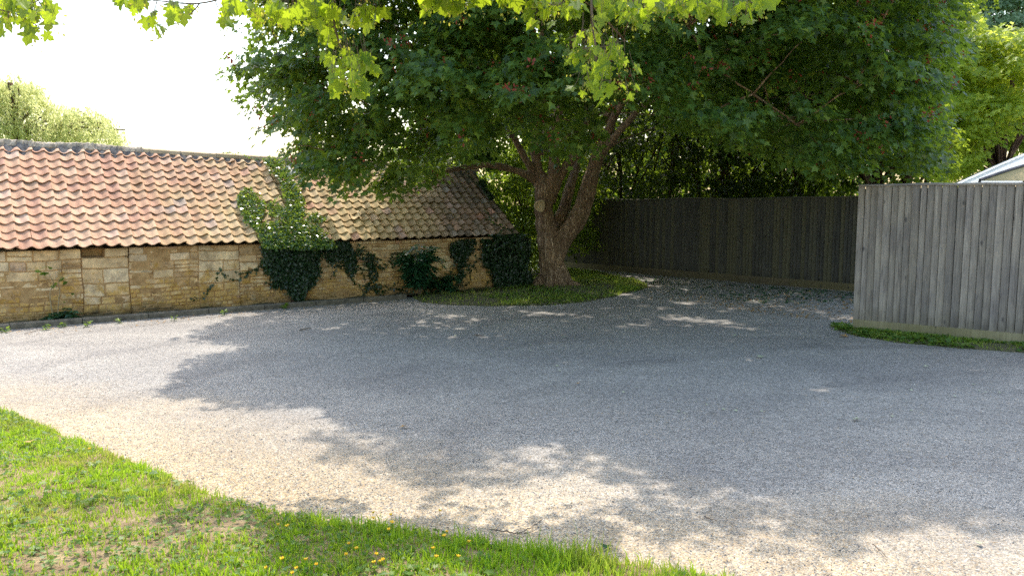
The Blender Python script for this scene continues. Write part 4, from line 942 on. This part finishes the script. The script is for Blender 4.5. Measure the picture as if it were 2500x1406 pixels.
    P, D, Nn, R = map(np.array, (P, D, Nn, R)); leaves('foliage', P, D, Nn, R, T_SYC, m_syc, t)
    # leaf stalks
    for i in range(0, len(P)):
        mb.tube([P[i], P[i] - unit(D[i]) * .03 + ZZ * .035, P[i] - unit(D[i]) * .05 + ZZ * .085], [.0015, .0016, .002], 4, cap=False)
    mb.build('branches', m_tw, t, smooth=True)
    K = np.array(K); k = 14; pp = (K[:, None] + rng.normal(0, .028, (len(K), k, 3)) * [1, 1, 1.8]).reshape(-1, 3); dd = rng.normal(0, .6, pp.shape); dd[:, 2] -= .8
    leaves('seed_clusters', pp, dd, rng.normal(0, 1, pp.shape), rng.uniform(.014, .028, len(pp)), T_OVAL, m_key, t)
overhang()

# ================================================================== IVY AND WALL PLANTS
def ivy(name, label, cat, regions, density, size, mat=m_ivy, seed=0, tm=T_IVY, group=None, runners=22):
    """regions: list of (polygon in photo px, 'roof'|'wall', thickness)"""
    rng = np.random.RandomState(seed); P, Nn = [], []
    for poly, kind, th in regions:
        if kind == 'wall': e, n = W(0, 0, .01), NF
        else:
            a = W(0, eave_h(0), EO); r = W(0, ridge_h(0), -RB); d = unit(r - a); n = np.cross(U, d); n = n if n[2] > 0 else -n; e = a + n * .05
        C = np.array([onplane(x, y, e, n) for x, y in poly]); b = unit(np.cross(n, U)); uu, vv = (C - e) @ U, (C - e) @ b
        A = (uu.max() - uu.min()) * (vv.max() - vv.min()); m = int(A * density * (1 + th * 2)); qu = rng.uniform(uu.min(), uu.max(), m); qv = rng.uniform(vv.min(), vv.max(), m)
        wob = fbm(np.stack([qu, qv, qu * 0], -1), 7, seed) * .09 + rng.normal(0, .022, len(qu))
        ok = inpoly(qu + wob, qv + wob, list(zip(uu, vv))); qu, qv = qu[ok], qv[ok]
        bump = .5 + .5 * fbm(np.stack([qu, qv, qu * 0], -1), 6, seed + 1)
        P.append(e + qu[:, None] * U + qv[:, None] * b + (rng.uniform(.02, 1, len(qu)) ** .5 * th * (.45 + .55 * bump))[:, None] * n); Nn.append(np.broadcast_to(n, (len(qu), 3)))
    for k in range(runners):
        b_ = P[rng.randint(len(P))]; a = b_[rng.randint(len(b_))]; nn_ = Nn[[i_ for i_, q_ in enumerate(P) if q_ is b_][0]][0]; bv = unit(np.cross(nn_, U)); bv = bv if bv[2] > 0 else -bv
        an = rng.uniform(-2.9, .4) if nn_[2] < .2 else rng.uniform(0, 6.28); m = rng.randint(12, 42); w_ = an + np.cumsum(rng.normal(0, .22, m)); st = .022
        a = a - nn_ * ((a - W(0, 0)) @ nn_ - .02) if nn_[2] < .2 else a
        pt = a + np.cumsum(st * (np.cos(w_)[:, None] * U + np.sin(w_)[:, None] * bv), 0); h_ = (pt - W(0, 0)) @ ZZ; pt = pt[(h_ > .05) & ((h_ < 1.05) | (nn_[2] > .2))]
        if len(pt) > 3: pt = pt + rng.normal(0, .012, pt.shape) + nn_ * .012; P.append(pt); Nn.append(np.broadcast_to(nn_, pt.shape))
    P, Nn = np.concatenate(P), np.concatenate(Nn); t = empty(name, [P[:, 0].mean(), P[:, 1].mean(), 0.03], label, cat, group)
    D = rng.normal(0, .5, P.shape) - ZZ * .8; N2 = Nn + rng.normal(0, .55, P.shape) + ZZ * .5
    leaves('foliage', P, D, N2, size * rng.uniform(.6, 1.35, len(P)), tm, mat, t, np.clip(rng.beta(2, 2.6, len(P)), 0, 1))
    return t, P
t1, _ = ivy('ivy', 'large ivy running from the roof ridge down over the eaves onto the wall', 'ivy', [
    ([(642, 392), (660, 385), (690, 392), (700, 420), (722, 455), (742, 490), (738, 520), (712, 512), (690, 480), (668, 435)], 'roof', .07),
    ([(578, 478), (600, 460), (640, 480), (652, 500), (640, 540), (622, 560), (600, 540), (580, 505)], 'roof', .09),
    ([(700, 505), (740, 500), (745, 530), (720, 545), (690, 535), (690, 520)], 'roof', .08), ([(655, 495), (690, 500), (700, 530), (672, 530), (655, 520)], 'roof', .05),
    ([(618, 555), (660, 545), (700, 540), (745, 545), (785, 570), (815, 592), (825, 612), (640, 612), (632, 590)], 'roof', .12), ([(750, 520), (775, 518), (800, 535), (780, 545), (755, 535)], 'roof', .04)], 2500, .040, seed=91, runners=8)
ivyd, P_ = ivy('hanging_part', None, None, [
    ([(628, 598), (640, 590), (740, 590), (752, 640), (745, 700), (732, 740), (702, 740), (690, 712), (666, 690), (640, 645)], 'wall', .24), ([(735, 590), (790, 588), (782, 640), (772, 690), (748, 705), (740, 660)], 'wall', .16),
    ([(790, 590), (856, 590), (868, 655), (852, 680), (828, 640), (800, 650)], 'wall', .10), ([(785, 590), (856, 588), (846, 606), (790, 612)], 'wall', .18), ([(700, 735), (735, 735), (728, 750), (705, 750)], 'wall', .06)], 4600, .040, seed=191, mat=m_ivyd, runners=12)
hp = ivyd.children[0]; hp.name = 'hanging_foliage'; hp.parent = t1; hp.matrix_parent_inverse.identity(); hp.location = ivyd.location - t1.location; bpy.data.objects.remove(ivyd)
mbx = MB()
for k in range(5):
    s = s_of(708 + 4 * k, 700); mbx.tube(curve([W(s, 0, .03), W(s + .02 * k, .25, .04), W(s + .05 * (k - 2), .7, .05), W(s + .12 * (k - 2), 1.05, .07)], 5), np.linspace(.016, .008, 16), 6)
mbx.build('stems', m_bark2, t1)
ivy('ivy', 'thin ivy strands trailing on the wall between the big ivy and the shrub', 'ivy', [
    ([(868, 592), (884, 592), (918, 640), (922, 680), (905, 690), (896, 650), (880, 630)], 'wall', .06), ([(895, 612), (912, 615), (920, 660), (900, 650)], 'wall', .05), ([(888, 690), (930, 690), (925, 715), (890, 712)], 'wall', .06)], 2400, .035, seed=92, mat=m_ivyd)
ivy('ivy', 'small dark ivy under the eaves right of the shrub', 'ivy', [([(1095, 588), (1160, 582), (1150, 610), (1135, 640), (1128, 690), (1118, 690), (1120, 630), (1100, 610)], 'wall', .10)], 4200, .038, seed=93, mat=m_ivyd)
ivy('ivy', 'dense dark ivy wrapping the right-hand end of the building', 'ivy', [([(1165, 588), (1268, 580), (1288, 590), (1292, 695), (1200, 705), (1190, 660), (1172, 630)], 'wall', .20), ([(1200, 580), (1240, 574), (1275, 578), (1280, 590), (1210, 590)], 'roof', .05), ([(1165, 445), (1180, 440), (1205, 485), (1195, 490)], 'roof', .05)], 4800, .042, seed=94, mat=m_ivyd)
def shrub(name, label, px, py, h, w, n, size, mat, seed, cat='shrub', off=.35, tm=T_OVAL):
    rng = np.random.RandomState(seed); g = onplane(px, py, W(0, 0, off), NF); base = np.array([g[0], g[1], .03]); t = empty(name, base, label, cat); mb = MB(); P, D = [], []
    for k in range(n):
        a = rng.uniform(0, 6.28); tip = base + np.array([math.cos(a) * w * rng.uniform(.3, 1), math.sin(a) * w * .5, h * rng.uniform(.55, 1.05)]); c = curve([base, base * .5 + tip * .5 + ZZ * .12 * h, tip], 8)
        mb.tube(c, np.linspace(.008, .003, len(c)), 5)
        for j in range(4, len(c)):
            # pinnate leaf: leaflets in pairs along an arching stalk
            d = unit(np.array([rng.normal(0, 1), rng.normal(-.4, .8), rng.normal(-.1, .4)])); sidev = unit(np.cross(d, ZZ))
            for m in range(6):
                q = c[j] + d * .035 * (m + 1) - ZZ * .002 * m * m
                for sgn in (-1, 1): P.append(q); D.append(d * .5 + sgn * sidev - ZZ * .3)
    P, D = np.array(P), np.array(D); leaves('foliage', P, D, ZZ + rng.normal(0, .3, P.shape), size * rng.uniform(.7, 1.2, len(P)), tm, mat, t); mb.build('stems', m_tw, t); return t
shrub('elder_shrub', 'dark green shrub with feathery leaves growing against the wall', 1025, 706, 1.0, .42, 22, .075, m_shrub, 101)
shrub('elder_shrub', 'low dark shrub at the wall foot beside the feathery shrub', 1085, 712, .38, .40, 10, .06, m_shrub, 102, off=.3)
# sapling against the wall on the left
def sapling():
    g = onplane(130, 782, W(0, 0, .16), NF); base = np.array([g[0], g[1], .04]); t = empty('sapling', base, 'spindly sapling with few pale leaves against the left part of the wall', 'sapling'); mb = MB(); pl = W(0, 0, .16)
    def q(x, y): return onplane(x, y, pl, NF)
    for rows, r0 in (([(130, 775), (124, 740), (122, 715), (130, 690), (118, 668)], .012), ([(141, 775), (143, 735), (146, 705), (142, 690), (152, 675)], .011), ([(143, 745), (160, 738), (176, 720)], .005), ([(130, 690), (140, 705)], .005)):
        c = curve([q(*p) for p in rows], 6); mb.tube(c, np.linspace(r0, .003, len(c)), 6)
    mb.build('stems', m_yelstem, t); P, D, s = [], [], []
    for x, y, sz in ((115, 665, .09), (100, 663, .085), (112, 652, .08), (108, 668, .07), (137, 696, .08), (150, 682, .10), (158, 680, .09), (165, 688, .08), (128, 703, .06), (176, 715, .06), (155, 738, .06), (120, 655, .07)):
        for k in range(2): P.append(q(x, y)); D.append(np.array([random.uniform(-1, 1), -.5, random.uniform(-.4, .4)])); s.append(sz)
    leaves('foliage', np.array(P), np.array(D), ZZ + RNG.normal(0, .4, (len(P), 3)), np.array(s), T_OVAL, m_weed, t)
sapling()
shrub('leafy_weed', 'dark leafy weed at the foot of the spindly sapling', 150, 784, .13, .22, 8, .05, m_shrub, 103, cat='weed', off=.12)
# little weeds along the kerb
def weed(px, py, label, n=14, size=.05, seed=0, name='kerb_weed', z=0.0, group='weeds along the kerb', h=.07):
    rng = np.random.RandomState(seed); b = gnd(px, py, z); t = empty(name, b, label, 'weed', group)
    th = rng.uniform(0, 6.28, n); P = b + np.stack([np.cos(th) * .015, np.sin(th) * .015, rng.uniform(.005, h, n)], -1); D = np.stack([np.cos(th), np.sin(th), rng.uniform(-.1, .8, n)], -1)
    leaves('leaves', P, D, ZZ + rng.normal(0, .3, (n, 3)), size * rng.uniform(.6, 1.2, n), T_OVAL, m_weed, t)
    mb = MB()
    for i in range(0, n, 3): mb.tube([b, (b + P[i]) / 2, P[i]], [.002, .002, .001], 4)
    mb.build('stems', m_weed, t)
for i, (x, y, sz, lb) in enumerate([(12, 812, .06, 'small green weed at the kerb at the left edge'), (112, 806, .05, 'pale little weed at the kerb below the sapling'), (152, 799, .055, 'green weed at the kerb just right of the sapling'), (214, 797, .06, 'bright weed at the kerb below the slot in the wall'), (290, 790, .045, 'low yellowish weed at the kerb right of the eaves hole'),
        (548, 770, .055, 'weed at the kerb below the blocked window'), (692, 754, .075, 'largest kerb weed, below the hanging ivy'), (752, 747, .065, 'kerb weed right below the ivy tip'), (425, 783, .045, 'tiny weed at the kerb between the two blocked openings')]):
    weed(x, y, lb, size=sz, seed=110 + i)

# ================================================================== SMALL THINGS
BCUP = [(924, 1253), (899, 1263), (945, 1269), (958, 1253), (953, 1292), (854, 1327), (847, 1345), (697, 1362), (754, 1368), (775, 1374), (737, 1385), (724, 1396), (670, 1379), (921, 1376), (932, 1374), (938, 1359), (1085, 1297), (1095, 1304), (1060, 1248), (1062, 1342), (1057, 1361), (1108, 1360), (1144, 1325), (908, 1350), (873, 1338), (665, 1283), (715, 1281), (230, 1093)]
def buttercups():
    proto = None
    for i, (x, y) in enumerate(BCUP):
        hz = .10 if i < 5 else .075; top = gnd(x, y, hz + .03)
        if proto is None:
            t = empty('buttercup', (0, 0, 0)); st = MB(); st.tube(curve([[0, 0, 0], [.006, .004, .05], [0, 0, .1]], 4), np.linspace(.0011, .0009, 9), 5); a = st.build('stem', m_weed, t)
            fl = MB()
            for k in range(5):
                th = k * 1.2566; d = np.array([math.cos(th), math.sin(th), 0]); s_ = np.array([-d[1], d[0], 0]); fl.add([[0, 0, .099], *(np.array([0, 0, .104]) + d * .007 + s_ * .006)[None], *(np.array([0, 0, .110]) + d * .0125 + s_ * .0045)[None], *(np.array([0, 0, .110]) + d * .0125 - s_ * .0045)[None], *(np.array([0, 0, .104]) + d * .007 - s_ * .006)[None]], None, [(0, 1, 2), (0, 2, 3), (0, 3, 4)])
            b = fl.build('petals', m_pet, t); proto = (t, a, b); r = t
        else:
            r = proto[0].copy(); COL.objects.link(r)
            for c in proto[1:]: cc = c.copy(); COL.objects.link(cc); cc.parent = r
        r.location = (top[0], top[1], .03 + (hz - .1)); r.rotation_euler = (random.uniform(-.3, .3), random.uniform(-.3, .3), random.uniform(0, 6)); k = random.uniform(.62, .92); r.scale = (k, k, 1)
        tag(r, 'small yellow buttercup standing in the foreground grass', 'flower', 'buttercups in the foreground grass')
buttercups()
def twig(pts, r, label, forks=()):
    mb = MB(); c = curve([gnd(x, y, .012) for x, y in pts], 6); c[:, 2] += RNG.uniform(0, .008, len(c)); mb.tube(c, np.linspace(r, r * .4, len(c)), 5)
    for f in forks: d = curve([gnd(x, y, .015) for x, y in f], 5); mb.tube(d, np.linspace(r * .6, r * .3, len(d)), 5)
    o = mb.build('twig', m_tw); tag(o, label, 'twig')
twig([(1195, 1294), (1240, 1299), (1262, 1303), (1300, 1286), (1325, 1268)], .0042, 'forked dark twig lying at the edge of the foreground grass', [[(1262, 1303), (1290, 1300), (1312, 1290)]])
twig([(732, 806), (745, 803), (760, 800)], .010, 'short dark stick on the shaded gravel left of centre')
twig([(1158, 818), (1170, 819), (1182, 821)], .008, 'short dark stick on the shaded gravel in front of the bank')
twig([(1720, 1260), (1735, 1268), (1750, 1272)], .004, 'thin twig on sunlit gravel at the lower right', [])
twig([(2130, 1330), (2150, 1345), (2165, 1362)], .003, 'thin pale twig on gravel near the bottom right')
twig([(440, 778), (470, 772), (490, 769)], .006, 'curved dry stem lying at the kerb below the wall')
twig([(60, 815), (110, 803), (165, 797), (190, 793)], .004, 'long dry stalk lying along the kerb under the sapling')
def fallen(x, y, sz, mat, label, z=.006):
    b = gnd(x, y, z); mb = MB(); V0, pol = T_SYC; a = random.uniform(0, 6.28); d = np.array([math.cos(a), math.sin(a), .15]); s_ = np.array([-d[1], d[0], random.uniform(-.2, .2)])
    V = b + sz * (V0[:, 0:1] * s_ + (V0[:, 1:2] - .4) * d) + ZZ * (.012 + .5 * sz * np.abs(V0[:, 0:1]) ** 2)
    o = np_mesh('fallen_leaf', V, pol, mat, None, {'rnd': np.full(len(V), .5)}); tag(o, label, 'leaf', 'fallen leaves')
for x, y, sz, mt, lb in [(1855, 872, .07, m_paleleaf, 'pale fallen leaf on the gravel in front of the dark fence'), (2092, 1026, .06, m_paleleaf, 'pale fallen leaf on the shaded gravel right of centre'), (2060, 822, .09, m_brown, 'brown fallen leaf beside the end of the near fence'),
                         (2262, 896, .05, m_paleleaf, 'small pale leaf on gravel below the near fence'), (1410, 938, .045, m_brown, 'tiny brown leaf in the middle of the yard'), (985, 1044, .05, m_brown, 'brown leaf lying on the sunlit gravel left of centre'), (1480, 1338, .06, m_shrub, 'dark green leaf lying just beyond the foreground grass')]: fallen(x, y, sz, mt, lb)
fallen(64, 1082, .09, m_brown, 'large brown leaf caught in the grass at the left edge', .05)
fallen(2390, 1329, .035, m_paleleaf, 'small white leaf on gravel near the bottom right corner')
# leaf litter under the trees by the dark fence and along the kerb
def litter(poly_px, n, size, seed, mats=(m_paleleaf, m_brown)):
    r = np.random.RandomState(seed); poly = [tuple(gnd(x, y)[:2]) for x, y in poly_px]; p = np.array(poly); lo, hi = p.min(0), p.max(0); xs = r.uniform(lo[0], hi[0], n * 5); ys = r.uniform(lo[1], hi[1], n * 5)
    ok = inpoly(xs, ys, poly); P = np.stack([xs, ys, xs * 0 + .012], -1)[ok][:n]; P = P[fbm(P, 1.6, seed) + r.uniform(-.6, .6, len(P)) > -.1]; th = r.uniform(0, 6.28, len(P))
    D = np.stack([np.cos(th), np.sin(th), r.uniform(-.1, .3, len(P))], -1); o = leaves('leaf_litter', P, D, ZZ + r.normal(0, .25, (len(P), 3)), size * r.uniform(.5, 1.3, len(P)), T_MAPLE, mats[0] if seed % 2 else mats[1], None); tag(o, kind='stuff')
litter([(1480, 690), (1600, 688), (2085, 716), (2085, 790), (1900, 770), (1650, 735), (1500, 725)], 1300, .045, 121, (m_brown, m_brown))
litter([(1480, 690), (1600, 688), (2085, 716), (2085, 800), (1900, 780), (1650, 745), (1500, 735)], 450, .04, 122, (m_paleleaf, m_brown))
litter([(1480, 675), (1600, 682), (2085, 714), (2085, 745), (1850, 740), (1600, 715), (1500, 715)], 1900, .06, 123, (m_shrub, m_shrub))
litter([(0, 806), (975, 728), (990, 740), (760, 760), (0, 828)], 260, .03, 124)
litter([(0, 1050), (600, 1240), (1500, 1380), (1500, 1406), (0, 1406)], 500, .022, 126, (m_brown, m_brown))
litter([(1500, 760), (2000, 800), (2500, 900), (2500, 1150), (1400, 1000), (1000, 800)], 220, .03, 125)

def loose(n, seed):
    r = np.random.RandomState(seed); Y = 3.3 + 6.5 * r.uniform(0, 1, n) ** 1.6; X = r.uniform(-.62, .72, n) * Y; ok = ~inpoly(X, Y, ver_w); X, Y = X[ok], Y[ok]; P = np.stack([X, Y, 0 * X + .002], -1); P = P[fbm(P, 1.1, 5) + r.uniform(-.5, .9, len(P)) > 0]; n = len(P)
    O = np.array([(1, 0, 0), (0, 1, 0), (-1, 0, 0), (0, -1, 0), (0, 0, .8), (0, 0, -.5)]); sz = r.uniform(.0022, .0062, n)[:, None, None]; V = P[:, None] + O[None] * sz * r.uniform(.5, 1.3, (n, 6, 1)) + r.normal(0, .18, (n, 6, 3)) * sz
    T = np.array([(0, 1, 4), (1, 2, 4), (2, 3, 4), (3, 0, 4), (1, 0, 5), (2, 1, 5), (3, 2, 5), (0, 3, 5)]); o = np_mesh('loose_gravel', V.reshape(-1, 3), [(np.arange(n)[:, None, None] * 6 + T[None]).reshape(-1, 3)], m_chip, None, {'rnd': np.repeat(r.uniform(0, 1, n), 6)}); tag(o, kind='stuff')
def chip_mat():
    m, nt, b = M('stone_chip'); q = N(nt); q.l(q.ramp(q.attr(), [(0, (.05, .05, .05)), (.3, (.22, .21, .20)), (.6, (.42, .38, .31)), (.8, (.48, .34, .18)), (1, (.66, .62, .54))]), b.inputs['Base Color']); b.inputs['Roughness'].default_value = .8; return m
m_chip = chip_mat(); loose(42000, 9)

# canvas roofs beyond the near fence
BULGE = .10
def canopy(name, label, rows, mat, trim, cat):
    """rows: (apex xyz, corners) pyramid roof on four poles"""
    apex, cs, legh = rows; t = empty(name, [apex[0], apex[1], 0], label, cat); mb = MB(); n = len(cs)
    for i in range(n):
        a, b = np.array(cs[i]), np.array(cs[(i + 1) % n]); g = []
        for w in np.linspace(0, 1, 9):
            e0, e1 = a + (b - a) * 0, b; row = []
            for v in np.linspace(0, 1, 6):
                p = a + (b - a) * v; q = p + (np.array(apex) - p) * w; q = q + ZZ * (BULGE * math.sin(math.pi * w)); row.append(q)
            g.append(row)
        mb.grid(g)
    mb.build('canvas_roof', mat, t, smooth=True)
    tr = MB()
    for i in range(n):
        a = np.array(cs[i]); pts = [a + (np.array(apex) - a) * w + ZZ * (BULGE * math.sin(math.pi * w) + .02) for w in np.linspace(0, 1, 9)]; tr.tube(pts, .035, 6)
    tr.build('seams', trim, t)
    for c in cs:
        lg = MB(); c = np.array(c); lg.tube([[c[0], c[1], 0], c], [.03, .03], 8); lg.build('leg', m_trim, t)
ap = at(2690, 372, 17.6)
canopy('garden_canopy', 'cream canvas garden canopy with a dark edge, peeping over the near fence', (tuple(ap), [tuple(at(2392, 442, 17)), tuple(at(2990, 442, 16.4)), tuple(at(3100, 440, 19.2)), tuple(at(2500, 442, 19.6))], 0), m_canv, m_trim, 'canopy')
ap = at(2740, 292, 26)
canopy('white_marquee', 'large white marquee roof at the right edge below the trees', (tuple(ap), [tuple(at(2335, 452, 23)), tuple(at(3050, 452, 22.5)), tuple(at(3100, 448, 30)), tuple(at(2330, 450, 30))], 0), m_marq, m_marq, 'marquee')
print('objects', len(bpy.data.objects))
